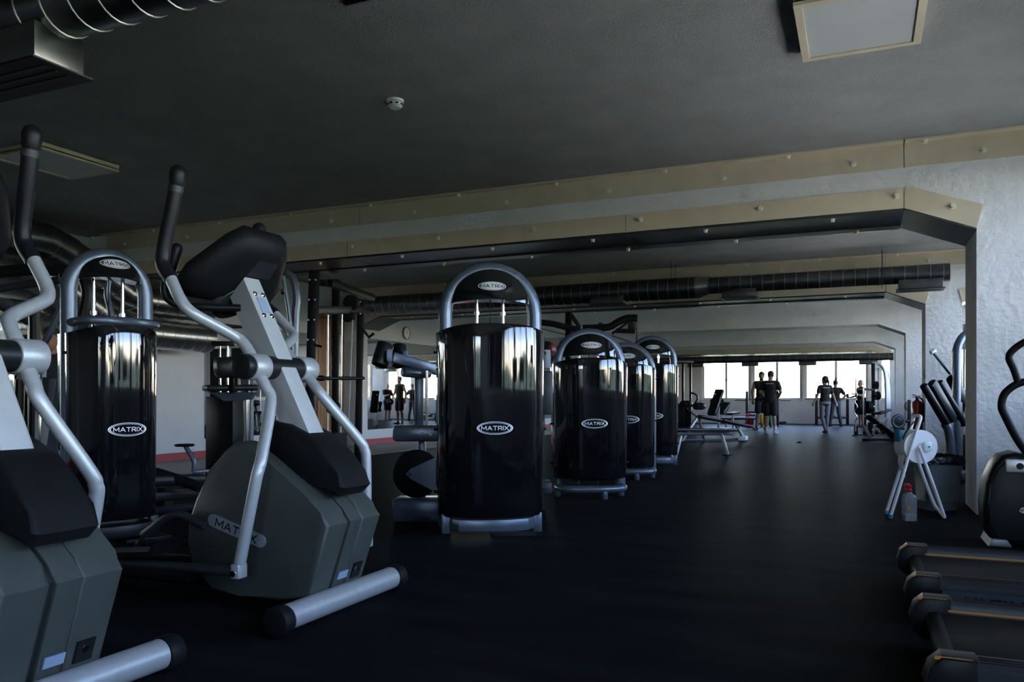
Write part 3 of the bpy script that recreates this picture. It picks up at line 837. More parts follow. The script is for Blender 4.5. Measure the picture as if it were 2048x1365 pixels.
# ================================================================== ellipticals
def elliptical(label, loc, near_rot, far_rot, group='matching silver ellipticals'):
    t = thing('elliptical_trainer', label, 'elliptical', loc, 0, group)
    O = Vector((-2.22, 3.07, 0))
    def L(px, py, Y): return onY(px, py, Y) - O
    # floor tubes
    b = MB(); b.cyl((0, -.40, .075), (0, .42, .075), .055, 24); b.build('front_stabiliser', 'silver_paint', t)
    for s in (-1, 1):
        y0 = .42 if s > 0 else -.40
        b = MB(); b.cyl((0, y0, .07), (0, y0 + s * .07, .07), .066, 24, .012); b.build('stabiliser_cap', 'black_rubber', t)
    b = MB(); b.cyl((-1.95, -.32, .055), (-1.95, .32, .055), .045, 20); b.build('rear_stabiliser', 'silver_paint', t)
    b = MB(); b.beam((-.15, 0, .09), (-1.95, 0, .08), .10, .07, .012); b.build('floor_rail', 'black_steel', t)
    for s in (-1, 1):
        b = MB(); b.beam((-.75, s * .16, .13), (-1.95, s * .16, .11), .07, .04, .008); b.build('roller_track', 'black_plastic', t)
    # shell
    front = [(660, 1054), (619, 1197)]
    prof = []
    for p in ((661, 1054), (643, 1027), (608, 988), (564, 948), (529, 917), (493, 889), (470, 884), (447, 903), (419, 942), (391, 997), (377, 1040), (372, 1085), (384, 1130), (420, 1180), (480, 1208), (560, 1212), (619, 1197)):
        q = L(p[0], p[1], 2.87); prof.append((q.x, max(.08, q.z)))
    b = MB(); b.prism(prof, -.205, -.055, 'Y', .022, 3); shell_a = b.build('shell_side', 'olive_shell', t)
    b = MB(); b.prism(prof, .055, .205, 'Y', .022, 3); b.build('shell_side', 'olive_shell', t)
    cx = sum(p[0] for p in prof) / len(prof); cz = sum(p[1] for p in prof) / len(prof)
    ins = [((x - cx) * .94 + cx, (z - cz) * .94 + cz) for x, z in prof]
    b = MB(); b.prism(ins, -.056, .056, 'Y'); b.build('shell_groove', 'olive_groove', t)
    mid = [((x - cx) * .985 + cx, (z - cz) * .985 + cz) for x, z in prof]
    b = MB(); b.prism(mid, -.034, .056, 'Y', .006, 2); b.build('shell_spine', 'olive_shell', t)
    # name badge on the near side and the far side
    def badge(y, s):
        p0 = L(418, 1037, 2.865); p1 = L(532, 1087, 2.865)
        ctr = (p0 + p1) / 2; d = p1 - p0; ang = math.atan2(d.z, d.x); ln = d.length / 2
        b = MB(); out = [(ln - .03 + .03 * math.cos(a), .03 * math.sin(a)) for a in [-PI / 2 + PI * k / 8 for k in range(9)]] + [(-ln + .03 + .03 * math.cos(a), .03 * math.sin(a)) for a in [PI / 2 + PI * k / 8 for k in range(9)]]
        rot = lambda x, z: (ctr.x + x * math.cos(ang) - z * math.sin(ang), ctr.z + x * math.sin(ang) + z * math.cos(ang))
        b.prism([rot(x, z) for x, z in out], y - .004, y + .004, 'Y'); bd = b.build('badge', 'grey_pad', t)
        me = letters('MATRIX', .055, 1.1)
        for v in me.vertices:
            x, z = rot(v.co.x * s, v.co.y); v.co = (x, y - s * .0055, z)
        me.materials.clear(); me.materials.append(MATS['emblem_black']); put('lettering', me, None, bd)
    badge(-.208, 1)
    badge(.208, -1)
    # front sticker and socket
    fx = lambda z: prof[-1][0] + (prof[0][0] - prof[-1][0]) * (z - prof[-1][1]) / (prof[0][1] - prof[-1][1])
    b = MB(); b.prism([(fx(.155) + .004, .155), (fx(.192) + .004, .192), (fx(.192) - .004, .192), (fx(.155) - .004, .155)], -.02, .05, 'Y'); b.build('sticker', 'label_blue', t)
    b = MB(); b.prism([(fx(.14) + .008, .14), (fx(.215) + .008, .215), (fx(.215) - .01, .215), (fx(.14) - .01, .14)], .085, .15, 'Y'); sk = b.build('power_socket', 'black_plastic', t)
    b = MB(); b.cyl((fx(.18) + .006, .115, .185), (fx(.18) + .014, .115, .183), .012, 10); b.build('socket_pin', 'chrome', sk)
    # boot round the mast foot
    boot = []
    for p in ((540, 860), (555, 836), (590, 842), (638, 868), (672, 905), (692, 938), (706, 968), (690, 985), (640, 960), (560, 915)):
        q = L(p[0], p[1], 3.02); boot.append((q.x, q.z - .015))
    b = MB(); b.prism(boot, -.115, .105, 'Y', .02, 3); b.build('mast_boot', 'black_rubber', t)
    # mast
    mp = [(-2.743, 1.589), (-2.352, .832), (-2.25, .60), (-2.44, .60), (-2.539, .912), (-2.725, 1.286), (-2.838, 1.50)]
    b = MB(); b.prism([(x - O.x, z) for x, z in mp], -.07, .04, 'Y', .008, 2); mast = b.build('mast', 'silver_mast', t)
    u = Vector((-2.743 + 2.352, 0, 1.589 - .832)).normalized(); nrm = Vector((u.z, 0, -u.x))
    def F(s, y, o): return Vector((-2.352 - O.x, 0, .832)) + u * s + Vector((0, y, 0)) + nrm * o
    M = Matrix(((u.x, 0, nrm.x, 0), (u.y, 1, nrm.y, 0), (u.z, 0, nrm.z, 0), (0, 0, 0, 1)))
    b = MB(); b.box((-.042, -.028, 0), (.042, .028, .004), 0, Matrix.Translation(F(.70, -.015, 0)) @ M); b.build('name_plate', 'label_blue', mast)
    for ds in (-.06, .06):
        for dy in (-.028, .028):
            b = MB(); b.lathe([(.013, 0), (.013, .004), (.008, .009), (0, .01)], 12, Matrix.Translation(F(.70 + ds, -.015 + dy, 0)) @ M); b.build('mast_bolt', 'chrome', mast)
    # console: back seen from in front
    def K(u_, y, o=0.):            # u_ from the low user edge (0) to the high front edge (1), o outwards at the back
        a = Vector((-2.95, 0, 1.50)); c_ = Vector((-2.66, 0, 1.80)); d = c_ - a; nn = Vector((d.z, 0, -d.x)).normalized()
        return a + d * u_ + nn * o + Vector((-O.x, y, 0))
    out = [(0, -.24), (.12, -.30), (.35, -.30), (.85, -.19), (1, -.13), (1, .13), (.85, .19), (.35, .30), (.12, .30), (0, .24)]
    b = MB(); lay = []
    for sc, o in ((.93, -.045), (1, -.03), (1, .02), (.9, .055), (.62, .085)):
        lay.append([b.bm.verts.new(K(.5 + (a - .5) * sc, y * sc - .01, o)) for a, y in out])
    for r0, r1 in zip(lay, lay[1:]):
        for i in range(len(out)): b.bm.faces.new((r0[i], r0[(i + 1) % len(out)], r1[(i + 1) % len(out)], r1[i]))
    b.bm.faces.new(lay[0][::-1]); b.bm.faces.new(lay[-1])
    con = b.build('console', 'black_rubber', t, sharp=.9)
    b = MB(); q = [K(.52, -.06, .087), K(.52, .10, .087), K(.76, .09, .087), K(.76, -.05, .087)]
    b.bm.faces.new([b.bm.verts.new(p) for p in q]); b.build('rating_label', 'shell_dark', con)
    b = MB(); q = [K(.2, -.2, -.047), K(.2, .18, -.047), K(.85, .13, -.047), K(.85, -.15, -.047)]
    b.bm.faces.new([b.bm.verts.new(p) for p in q]); b.build('display', 'gloss_visor', con)
    b = MB(); M2 = Matrix.Translation(K(.1, -.015, .06)) @ (K(.5, 0, 1) - K(.5, 0, 0)).normalized().to_track_quat('Z', 'Y').to_matrix().to_4x4()
    b.lathe([(.11, -.03), (.11, .012), (.09, .03), (0, .03)], 28, M2); b.build('neck_cover', 'olive_groove', con)
    # fixed bars
    for s in (-1, 1):
        P = [(-.55, s * .05 - .01, 1.44), (-.68, s * .14 - .01, 1.44), (-.80, s * .22 - .01, 1.455), (-.845, s * .245 - .01, 1.53), (-.78, s * .235 - .01, 1.70)]
        b = MB(); b.tube(P, .019, 12, 5); b.build('fixed_bar', 'black_steel', t)
        b = MB(); b.caps((-.82, s * .24 - .01, 1.59), (-.775, s * .235 - .01, 1.715), .026, .027); b.build('pulse_grip', 'grip_foam', t)
    # pivot, arms, rods, pedals
    hub = Vector((-2.57 - O.x, -.01, 1.145))
    b = MB(); b.cyl(hub + Vector((0, -.21, 0)), hub + Vector((0, .12, 0)), .055, 24); b.build('pivot_axle', 'black_plastic', t)
    for s, rot in ((-1, near_rot), (1, far_rot)):
        R = Matrix.Rotation(-rot, 4, 'Y')
        def A(w, u_, z): return hub + R @ Vector((u_, s * w, z - 1.145))
        b = MB(); b.cyl(hub + Vector((0, s * .12, 0)), hub + Vector((0, s * .225, 0)), .062, 26, .008); b.build('arm_hub', 'silver_paint', t)
        if s < 0:
            b = MB(); b.cyl(hub + Vector((0, -.222, 0)), hub + Vector((0, -.275, 0)), .058, 24, .01); b.build('hub_cap', 'black_plastic', t)
        up = [A(.165, -.0, 1.145), A(.164, -.073, 1.25), A(.20, -.115, 1.295), A(.35, -.165, 1.365), A(.39, -.19, 1.396), A(.405, -.225, 1.445), A(.40, -.296, 1.555)]
        b = MB(); b.tube(up, .0265, 14, 5); arm = b.build('arm_upper', 'silver_paint', t)
        gr = [A(.40, -.285, 1.537), A(.398, -.335, 1.60), A(.393, -.342, 1.65), A(.39, -.33, 1.72), A(.385, -.295, 1.86), A(.38, -.272, 1.97)]
        b = MB(); b.tube(gr, .032, 14, 5); b.build('grip', 'grip_foam', arm)
        b = MB(); b.cyl(A(.381, -.280, 1.935), A(.38, -.274, 1.962), .0335, 16); b.build('grip_band', 'iron_grey', arm)
        b = MB(); b.caps(A(.38, -.272, 1.97), A(.38, -.265, 2.02), .034, .038); b.build('grip_cap', 'black_plastic', arm)
        lo = [A(.165, .0, 1.13), A(.162, .05, 1.05), A(.17, .085, .98), A(.30, .148, .745), A(.325, .152, .69), A(.335, .14, .62), A(.335, .055, .27)]
        b = MB(); b.tube(lo, .0265, 14, 5); b.build('arm_lower', 'silver_paint', t)
        e = A(.335, .05, .25)
        b = MB(); b.box((e.x - .022, e.y - .03, e.z - .045), (e.x + .022, e.y + .03, e.z + .02), .006); b.build('rod_fork', 'silver_paint', t)
        b = MB(); b.cyl((e.x, e.y - .04, e.z - .02), (e.x, e.y + .04, e.z - .02), .014, 12); b.build('fork_pin', 'chrome', t)
        k = Vector((-1.55, s * .25, .17))
        e2 = Vector((e.x - .03, e.y - s * .0, e.z - .02))
        b = MB(); b.tube([e2, e2 + Vector((-.10, 0, .0)), k], .024, 12); b.build('link_rod', 'iron_grey', t)
        pc = e2 + (k - e2) * .58
        b = MB(); b.prism([(pc.x - .21, pc.z + .045), (pc.x + .20, pc.z + .085), (pc.x + .235, pc.z + .14), (pc.x + .245, pc.z + .14), (pc.x + .22, pc.z + .065), (pc.x - .21, pc.z + .02)], pc.y - s * .02 - .085, pc.y - s * .02 + .085, 'Y'); b.build('pedal', 'black_rubber', t)
        b = MB(); b.cyl((k.x, k.y - .03, k.z - .02), (k.x, k.y + .03, k.z - .02), .045, 18, .008); b.build('rod_roller', 'black_plastic', t)
        b = MB(); b.tube([(-.62, s * .225, .40), (-.80, s * .235, .44), (-1.0, s * .24, .33)], .02, 10, 4); b.build('crank_arm', 'iron_grey', t)
    return t
elliptical('silver and olive elliptical standing whole before the towers', (-2.22, 3.07, 0), 0.0, math.radians(14))
elliptical('silver and olive elliptical cut off at the picture edge', (-2.32, 1.69, 0), math.radians(12), 0.0)
# ================================================================== right side: treadmills, elliptical end, paper stand, bin, bottle
def treadmill(label, yc, with_text):
    t = thing('treadmill', label, 'treadmill', (.2, yc, 0), 0, 'treadmills side by side')
    hw = .39
    for s in (-1, 1):
        b = MB(); b.prism([(s * (hw - .055), .165), (s * (hw + .055), .165), (s * (hw + .055), .195), (s * (hw + .035), .215), (s * (hw - .045), .215), (s * (hw - .055), .2)], .10, 1.68, 'X'); rail = b.build('side_rail', 'iron_grey', t)
        b = MB()
        for k in range(3):
            y = s * hw - .03 + .025 * k; b.box((.12, y - .004, .2145), (1.66, y + .004, .2175))
        g = b.build('tread_ridges', 'black_rubber', rail); g['kind'] = 'stuff'
        b = MB(); y = s * (hw - .056); b.box((.10, min(y, y - s * .004), .178), (1.67, max(y, y - s * .004), .186)); b.build('orange_strip', 'orange_line', rail)
        b = MB(); b.prism([(.115, .06), (0.02, .06), (-.02, .09), (-.03, .14), (-.015, .19), (.02, .222), (.115, .222)], s * hw - .06, s * hw + .06, 'Y', .012); cp = b.build('rear_cap', 'black_plastic', t)
        b = MB(); b.box((.0, s * hw - .045, .214), (.10, s * hw - .038, .2225)); b.build('cap_stripe', 'orange_line', cp)
        b = MB(); b.prism([(.12, .055), (1.7, .055), (1.7, .166), (.12, .166)], s * (hw + .035) - .01, s * (hw + .035) + .01, 'Y'); sk = b.build('side_skirt', 'blue_steel', t)
        if s < 0 and with_text:
            for body, x0 in (('ULTIMATE', .20), ('DECK', .66)):
                me = text_mesh(body, .078, 0, 'lettering', 'LEFT', 1.05)
                for v in me.vertices: v.co = (x0 + v.co.x, s * (hw + .047), .112 + v.co.y)
                me.materials.append(MATS['emblem_black']); put('lettering', me, None, sk)
        for x in (.2, 1.7):
            b = MB(); b.cyl((x, s * .32, 0), (x, s * .32, .07), .03, 14, .006); b.build('foot', 'black_rubber', t)
    b = MB(); b.box((.06, -.335, .13), (1.75, .335, .172), .006); b.build('running_belt', 'belt_rubber', t)
    b = MB(); b.cyl((.06, -.33, .14), (.06, .33, .14), .036, 18); b.build('rear_roller', 'black_rubber', t)
    b = MB(); b.prism([(1.62, .06), (2.0, .06), (2.0, .20), (1.9, .29), (1.7, .27), (1.62, .2)], -.42, .42, 'Y', .03); b.build('motor_cover', 'black_plastic', t)
    for s in (-1, 1):
        b = MB(); b.tube([(1.75, s * .40, .15), (1.82, s * .40, .7), (1.82, s * .39, 1.18)], .035, 12, 4); b.build('upright', 'iron_grey', t)
        b = MB(); b.tube([(1.82, s * .39, 1.12), (1.62, s * .38, 1.05), (1.45, s * .37, 1.0)], .022, 10, 3); b.build('handrail', 'grip_foam', t)
    b = MB(); b.box((-.04, -.40, -.17), (.04, .40, .17), .03, Matrix.Translation((1.81, 0, 1.3)) @ Matrix.Rotation(-.45, 4, 'Y')); con = b.build('console', 'black_plastic', t)
    b = MB(); b.box((-.046, -.2, -.08), (-.04, .2, .12), 0, Matrix.Translation((1.81, 0, 1.3)) @ Matrix.Rotation(-.45, 4, 'Y')); b.build('display', 'gloss_visor', con)
treadmill('farther black treadmill with lettering along its side skirt', 4.35, True)
treadmill('nearer black treadmill at the bottom corner of the view', 3.135, False)

# cycle-like trainer whose dark round shell shows beside the post
t = thing('stepper_trainer', 'dark round shelled trainer with black looped handle before the post', 'gym machine', (.80, 6.4, 0))
O = Vector((.80, 6.4, 0))
pr = []
for p in ((1970, 1060), (1966, 1010), (1972, 965), (1988, 930), (2004, 912), (2030, 905), (2075, 915), (2110, 960), (2120, 1020), (2100, 1085), (2040, 1098), (1990, 1092)):
    q = onY(p[0], p[1], 6.25) - O; pr.append((q.x, q.z))
b = MB(); b.prism(pr, -.16, .16, 'Y', .03, 3); b.build('shell', 'black_plastic', t)
cx = sum(p[0] for p in pr) / len(pr); cz = sum(p[1] for p in pr) / len(pr)
b = MB(); b.prism([((x - cx) * .86 + cx, (z - cz) * .86 + cz) for x, z in pr], -.19, -.155, 'Y', .014); sp = b.build('side_panel', 'shell_dark', t)
e = onY(2072, 1023, 6.2) - O
b = MB(); oval_ring(b, .095, .03, 0, lambda x, z: -.19, e.x, e.z, .004); b.build('emblem_plate', 'emblem_silver', sp)
b = MB(); oval_ring(b, .086, .024, .94, lambda x, z: -.19, e.x, e.z, .006, rings=1); b.build('emblem_ring', 'emblem_black', sp)
laid_text('MATRIX', .042, lambda x, z: -.19, e.x, e.z, .007, 'emblem_black', sp)
a = onY(2022, 930, 6.2) - O
b = MB(); b.box((a.x - .03, -.21, a.z - .05), (a.x + .25, -.17, a.z + .035), .008); br = b.build('bracket', 'emblem_silver', t)
b = MB(); b.cyl((a.x + .05, -.205, a.z - .008), (a.x + .05, -.216, a.z - .008), .022, 18); b.build('bracket_hole', 'black_plastic', br)
b = MB(); b.prism([(-.02, 0), (.12, 0), (.09, .05), (.0, .05)], -.20, .20, 'Y', .008); b.build('front_foot', 'silver_paint', t)
b = MB(); b.cyl((1.35, -.25, .05), (1.35, .25, .05), .045, 18); b.build('rear_foot', 'silver_paint', t)
b = MB(); b.beam((.1, 0, .09), (1.35, 0, .07), .08, .07, .01); b.build('floor_rail', 'black_steel', t)
H = [onY(x, y, 6.05) - O for x, y in ((2060, 915), (2035, 880), (2013, 838), (2003, 812), (2012, 785), (2045, 765))]
b = MB(); b.tube(H + [H[-1] + Vector((.15, .02, .0)), H[-1] + Vector((.25, .25, 0))], .024, 12, 5); b.build('handle_loop', 'black_rubber', t)
H = [onY(x, y, 6.05) - O for x, y in ((2038, 770), (2028, 740), (2018, 715), (2030, 697), (2060, 680))]
b = MB(); b.tube(H + [H[-1] + Vector((.12, .1, .02))], .022, 12, 5); b.build('handle_upper', 'black_rubber', t)
b = MB(); b.beam((.62, .02, .35), (.42, .02, 1.42), .09, .07, .012); b.build('mast', 'iron_grey', t)
b = MB(); b.box((.33, -.16, 1.36), (.45, .2, 1.60), .03); b.build('console', 'black_plastic', t)

# paper roll stand
t = thing('paper_roll_stand', 'white folding floor stand with a big paper roll beside the bin', 'paper stand', (.44, 7.55, 0), TH)
# local x = picture right, y = depth
def leg(name, pts, r=.0135, m='white_enamel'):
    b = MB(); b.tube(pts, r, 12, 4); return b.build(name, m, t)
H = .85
def SL(px, py, dy):
    d = 6.73 + dy; return ((px - CX) / FPX * d - 3.448, dy, max(.013, EYE + (HOR - py) / FPX * d))
leg('leg', [SL(1781, 1036, -.13), SL(1800, 972, -.12), SL(1817, 914, -.11), SL(1830, 872, -.11), SL(1840, 842, -.11), SL(1841, 834, -.09), SL(1836, 832, -.02), SL(1829, 833, .08), SL(1826, 842, .11)])
leg('leg', [SL(1773, 1029, .11), SL(1786, 985, .11), SL(1800, 940, .11), SL(1826, 842, .11)])
leg('leg', [SL(1839, 896, -.115), SL(1862, 958, -.13), SL(1884, 1020, -.14), SL(1889, 1037, -.14)])
leg('leg', [SL(1830, 905, .11), SL(1850, 962, .10), SL(1868, 1008, .08), SL(1878, 1022, .04), SL(1889, 1037, -.14)])
for p in (SL(1781, 1036, -.13), SL(1773, 1029, .11)):
    b = MB(); b.cyl((p[0], p[1], 0), (p[0] + .004, p[1], .03), .017, 12); b.build('foot_cap', 'cloth_blue', t)
Mr = Matrix.Translation((SL(1831, 893, 0)[0], .0, SL(1831, 893, 0)[2])) @ Matrix.Rotation(PI / 2, 4, 'X')
b = MB(); b.lathe([(.03, -.09), (.14, -.09), (.142, -.07), (.142, .07), (.14, .09), (.03, .09)], 40, Mr); b.build('paper_roll', 'paper_white', t)
b = MB(); b.lathe([(.0, -.105), (.026, -.105), (.026, .105), (0, .105)], 20, Mr); b.build('spindle', 'white_enamel', t)
b = MB(); b.box((-.02, -.125, .555), (.055, -.108, .64), .012); b.build('bracket', 'white_enamel', t)
b = MB(); b.cyl((.022, -.13, .595), (.022, -.118, .595), .006, 10); b.build('bracket_screw', 'black_plastic', t)
b = MB(); b.tube([(-.03, .02, .80), (-.10, -.05, .76), (-.15, -.05, .68), (-.155, -.04, .58)], .006, 8, 4); b.build('tear_wire', 'black_plastic', t)
b = MB(); b.box((-.175, -.02, .63), (-.145, .08, .735), .006); b.build('blue_wipe', 'cloth_blue', t)
b = MB(); n = 7; rows = []
for i in range(n + 1):
    z = .60 - .27 * i / n; w = .05 * (1 - .5 * (i / n) ** 2)
    rows.append([b.bm.verts.new((-.16 + .012 * math.sin(i * 1.1) + .004 * i, -w + 2 * w * j / 4, z + .015 * math.sin(j * 2))) for j in range(5)])
for r0, r1 in zip(rows, rows[1:]):
    for j in range(4): b.bm.faces.new((r0[j], r0[j + 1], r1[j + 1], r1[j]))
pp = b.build('hanging_paper', 'paper_white', t); md = pp.modifiers.new('thickness', 'SOLIDIFY'); md.thickness = .003

# bin
t = thing('waste_bin', 'grey plastic waste bin lined with a black bag against the post', 'bin', (.62, 8.10, 0), TH)
b = MB()
def rr(hx, hy, z, c_=.05, n=5):
    out = []
    for sx, sy, a0 in ((1, 1, 0), (-1, 1, PI / 2), (-1, -1, PI), (1, -1, 1.5 * PI)):
        for k in range(n + 1):
            a = a0 + PI / 2 * k / n; out.append((sx * (hx - c_) + c_ * math.cos(a), sy * (hy - c_) + c_ * math.sin(a), z))
    return out
def loft(b, layers, capb=True, capt=True):
    V = [[b.bm.verts.new(p) for p in l] for l in layers]
    for r0, r1 in zip(V, V[1:]):
        for i in range(len(r0)): b.bm.faces.new((r0[i], r0[(i + 1) % len(r0)], r1[(i + 1) % len(r0)], r1[i]))
    if capb: b.bm.faces.new(V[0][::-1])
    if capt: b.bm.faces.new(V[-1])
loft(b, [rr(.135, .115, 0), rr(.142, .12, .07), rr(.148, .126, .075), rr(.148, .126, .09), rr(.145, .122, .095), rr(.17, .14, .44), rr(.178, .147, .445), rr(.178, .147, .46), rr(.160, .13, .46), rr(.13, .11, .1)], True, True)
b.build('body', 'bin_grey', t)
b = MB(); lay = []
for k, (z, g) in enumerate(((.41, .186), (.44, .190), (.475, .186), (.492, .176), (.485, .163), (.40, .152))):
    q = rr(g, g - .03, z); lay.append([(x * (1 + .02 * math.sin(i * 1.9 + k)), y * (1 + .02 * math.cos(i * 2.3 + k)), zz + .007 * math.sin(i * 2.7 + k * 2)) for i, (x, y, zz) in enumerate(q)])
loft(b, lay, False, False); o = b.build('bin_liner', 'bin_bag', t, sharp=2); md = o.modifiers.new('thickness', 'SOLIDIFY'); md.thickness = .002

# spray bottle
t = thing('spray_bottle', 'clear square spray bottle with a red trigger on the floor', 'bottle', (.352, 7.22, 0), TH)
b = MB(); loft(b, [rr(.046, .03, 0, .012), rr(.05, .034, .008, .012), rr(.05, .034, .19, .012), rr(.045, .03, .21, .012), rr(.018, .018, .225, .012), rr(.016, .016, .245, .012)], True, False); o = b.build('body', 'clear_plastic', t)
b = MB(); loft(b, [rr(.047, .031, .004, .012), rr(.047, .031, .055, .012)]); b.build('liquid', 'lamp_diffuser', t)
b = MB(); b.cyl((0, 0, .235), (0, 0, .262), .02, 16, .003); b.build('collar', 'red_paint', t)
b = MB(); b.prism([(-.018, .262), (.018, .262), (.02, .285), (-.002, .305), (-.035, .305), (-.04, .29), (-.018, .285)], -.012, .012, 'Y', .003); b.build('spray_head', 'red_paint', t)
b = MB(); b.prism([(-.03, .288), (-.024, .288), (-.03, .262), (-.026, .245), (-.034, .245), (-.036, .265)], -.006, .006, 'Y'); b.build('trigger', 'red_paint', t)
b = MB(); b.box((-.03, -.0356, .09), (-.012, -.0345, .12)); b.build('sticker', 'orange_line', t)

# fire extinguisher on the second frame's post
t = thing('fire_extinguisher', 'red fire extinguisher hung on the second concrete post', 'fire extinguisher', (PX0 - .10, 14.15, .42))
b = MB(); b.lathe([(.0, .0), (.075, 0), (.085, .02), (.085, .46), (.07, .52), (.035, .545), (.03, .56), (0, .56)], 28); b.build('cylinder', 'red_paint', t)
b = MB(); b.cyl((0, 0, .55), (0, 0, .60), .022, 14); b.build('valve', 'black_plastic', t)
b = MB(); b.beam((.02, 0, .60), (-.07, 0, .64), .02, .014); b.beam((.0, 0, .60), (-.07, 0, .60), .02, .012); b.build('lever', 'black_plastic', t)
b = MB(); b.tube([(.02, 0, .59), (.07, -.04, .56), (.09, -.07, .45), (.085, -.07, .2)], .012, 10, 4); b.build('hose', 'black_rubber', t)
b = MB(); b.lathe([(.026, 0), (.026, .012)], 14, Matrix.Translation((.025, -.02, .60)) @ Matrix.Rotation(PI / 2, 4, 'X')); b.build('gauge', 'label_white', t)
b = MB(); b.box((.08, -.04, .25), (.10, .04, .35)); b.build('wall_hook', 'black_steel', t)

# leaning-pad machine between the first and second post
t = thing('abductor_machine', 'steel machine with slanted black rollers and pads behind the waste bin', 'gym machine', (1.2, 10.6, 0))
Lc = local_of((1.2, 10.6, 0), 0)
b = MB(); b.cyl(PD(1847, 771, 9.3), PD(1893, 850, 9.5), .045, 22, .012); b.build('roller', 'black_vinyl', t)
b = MB(); b.cyl(PD(1878, 764, 9.7), PD(1928, 850, 9.9), .045, 22, .012); b.build('roller', 'black_vinyl', t)
b = MB(); b.beam(PD(1862, 764, 9.55), PD(1906, 842, 9.75), .10, .13, .04); b.build('leg_pad', 'black_vinyl', t)
b = MB(); b.beam(PD(1900, 752, 9.95), PD(1950, 840, 10.1), .10, .14, .045); b.build('leg_pad', 'black_vinyl', t)
b = MB(); b.tube([PD(1890, 848, 9.5), PD(1897, 862, 9.5), PD(1902, 900, 9.5), PD(1903, 962, 9.5)], .05, 14, 4); b.build('roller_post', 'blue_steel', t)
b = MB(); b.tube([PD(1866, 705, 9.9), PD(1900, 748, 10.0)], .018, 10); b.build('range_lever', 'blue_steel', t)
b = MB(); b.cyl(PD(1861, 706, 9.9), PD(1871, 701, 9.9), .028, 14, .006); b.build('lever_cap', 'emblem_silver', t)
b = MB(); b.tube([PD(1913, 960, 9.9), PD(1913, 800, 9.9), PD(1913, 720, 9.9), PD(1915, 695, 9.9), PD(1927, 673, 9.95), PD(1950, 664, 10.05), PD(1980, 672, 10.15), PD(1994, 695, 10.2), PD(1996, 960, 10.2)], .05, 14, 4); b.build('arch', 'blue_steel', t)
for x in (1924, 1932):
    b = MB(); b.cyl(PD(x, 940, 10.0), PD(x, 700, 10.0), .012, 10); b.build('guide_rod', 'chrome', t)
slab('base_foot', 1900, 945, 1960, 963, 9.45, .5, 'blue_steel', .02)
slab('weight_stack', 1918, 870, 1975, 945, 10.0, .14, 'black_steel', .01)
for x in (1915, 1923):
    b = MB(); p = PD(x, 954, 9.45); b.cyl(p, p - FD * .02, .014, 8); b.build('bolt', 'red_paint', t)
# ================================================================== machines further back
def start(name, label, cat, px, py, group=None):
    """a thing standing on the floor where the picture row py meets it; local frame = hall frame"""
    global t, Lc
    p = onZ(px, py, 0)
    t = thing(name, label, cat, (p.x, p.y, 0), 0, group)
    Lc = local_of((p.x, p.y, 0), 0)
    return t
def T(name, pts, d, r, m, sub=0, n=10, parent=None):
    P = [PD(p[0], p[1], p[2] if len(p) > 2 else d) for p in pts]
    b = MB(); b.tube(P, r, n, sub); return b.build(name, m, parent or t)
def BM(name, p0, p1, w, h, m, bev=.01, parent=None, up=(0, 0, 1)):
    b = MB(); b.beam(PD(*p0), PD(*p1), w, h, bev, up); return b.build(name, m, parent or t)
def CY(name, p0, p1, r, m, n=18, bev=.0, parent=None):
    b = MB(); b.cyl(PD(*p0), PD(*p1), r, n, bev); return b.build(name, m, parent or t)
def disc(name, px, py, d, r, th, axis, m, parent=None, holes=0, hm='label_white'):
    c0 = PD(px, py, d); ax = Vector(axis).normalized(); q = ax.to_track_quat('Z', 'Y').to_matrix().to_4x4()
    b = MB(); b.lathe([(.02, -th / 2), (r * .45, -th / 2), (r * .5, -th * .38), (r * .86, -th * .38), (r * .9, -th / 2), (r, -th * .4), (r, th * .4), (r * .9, th / 2), (r * .86, th * .38), (r * .5, th * .38), (r * .45, th / 2), (.02, th / 2)], 32, Matrix.Translation(c0) @ q)
    o = b.build(name, m, parent or t)
    for k in range(holes):
        a = 2 * PI * k / holes; b = MB(); p = Matrix.Translation(c0) @ q @ Vector((r * .78 * math.cos(a), r * .78 * math.sin(a), -th / 2))
        b.cyl(p - ax * .004, p + ax * .01, r * .07, 10); b.build('rim_hole', hm, o)
    return o

# ---- black cable tower behind the whole elliptical
start('cable_tower', 'tall black cable tower with chrome guide rods in front of the wooden door', 'gym machine', 665, 960)
BM('post', (616, 960, 9.5), (629, 542, 9.5), .11, .11, 'black_steel')
BM('post', (715, 958, 10.2), (722, 600, 10.2), .06, .09, 'black_steel')
BM('post', (671, 940, 11.2), (672, 560, 11.2), .10, .10, 'black_steel')
BM('cross_bar', (620, 622, 9.5), (722, 620, 10.2), .09, .10, 'black_steel')
BM('top_bar', (628, 566, 9.5), (676, 568, 11.2), .09, .09, 'black_steel')
BM('top_bar', (660, 566, 9.7), (745, 596, 11.0), .08, .09, 'black_steel')
CY('guide_rod', (656, 628, 9.8), (655, 870, 9.8), .012, 'galvanised')
CY('guide_rod', (684, 628, 9.95), (681, 870, 9.95), .012, 'galvanised')
BM('steel_strip', (706, 627, 10.05), (696, 868, 10.05), .03, .012, 'silver_mast', 0)
for x in (663, 675): CY('cable', (x, 628, 9.9), (x - 1, 860, 9.9), .004, 'black_rubber', 6)
CY('pulley', (700, 606, 10.0), (706, 606, 10.1), .10, 'black_rubber', 24, .01)
CY('pulley', (694, 632, 10.0), (700, 632, 10.1), .08, 'black_rubber', 24, .01)
b = MB(); p = PD(648, 866, 9.8); b.box((p.x - .16, p.y - .10, .03), (p.x + .24, p.y + .14, p.z)); b.build('weight_stack', 'black_steel', t)
CY('bar', (622, 757, 9.4), (728, 757, 10.0), .022, 'black_steel', 14, .006)
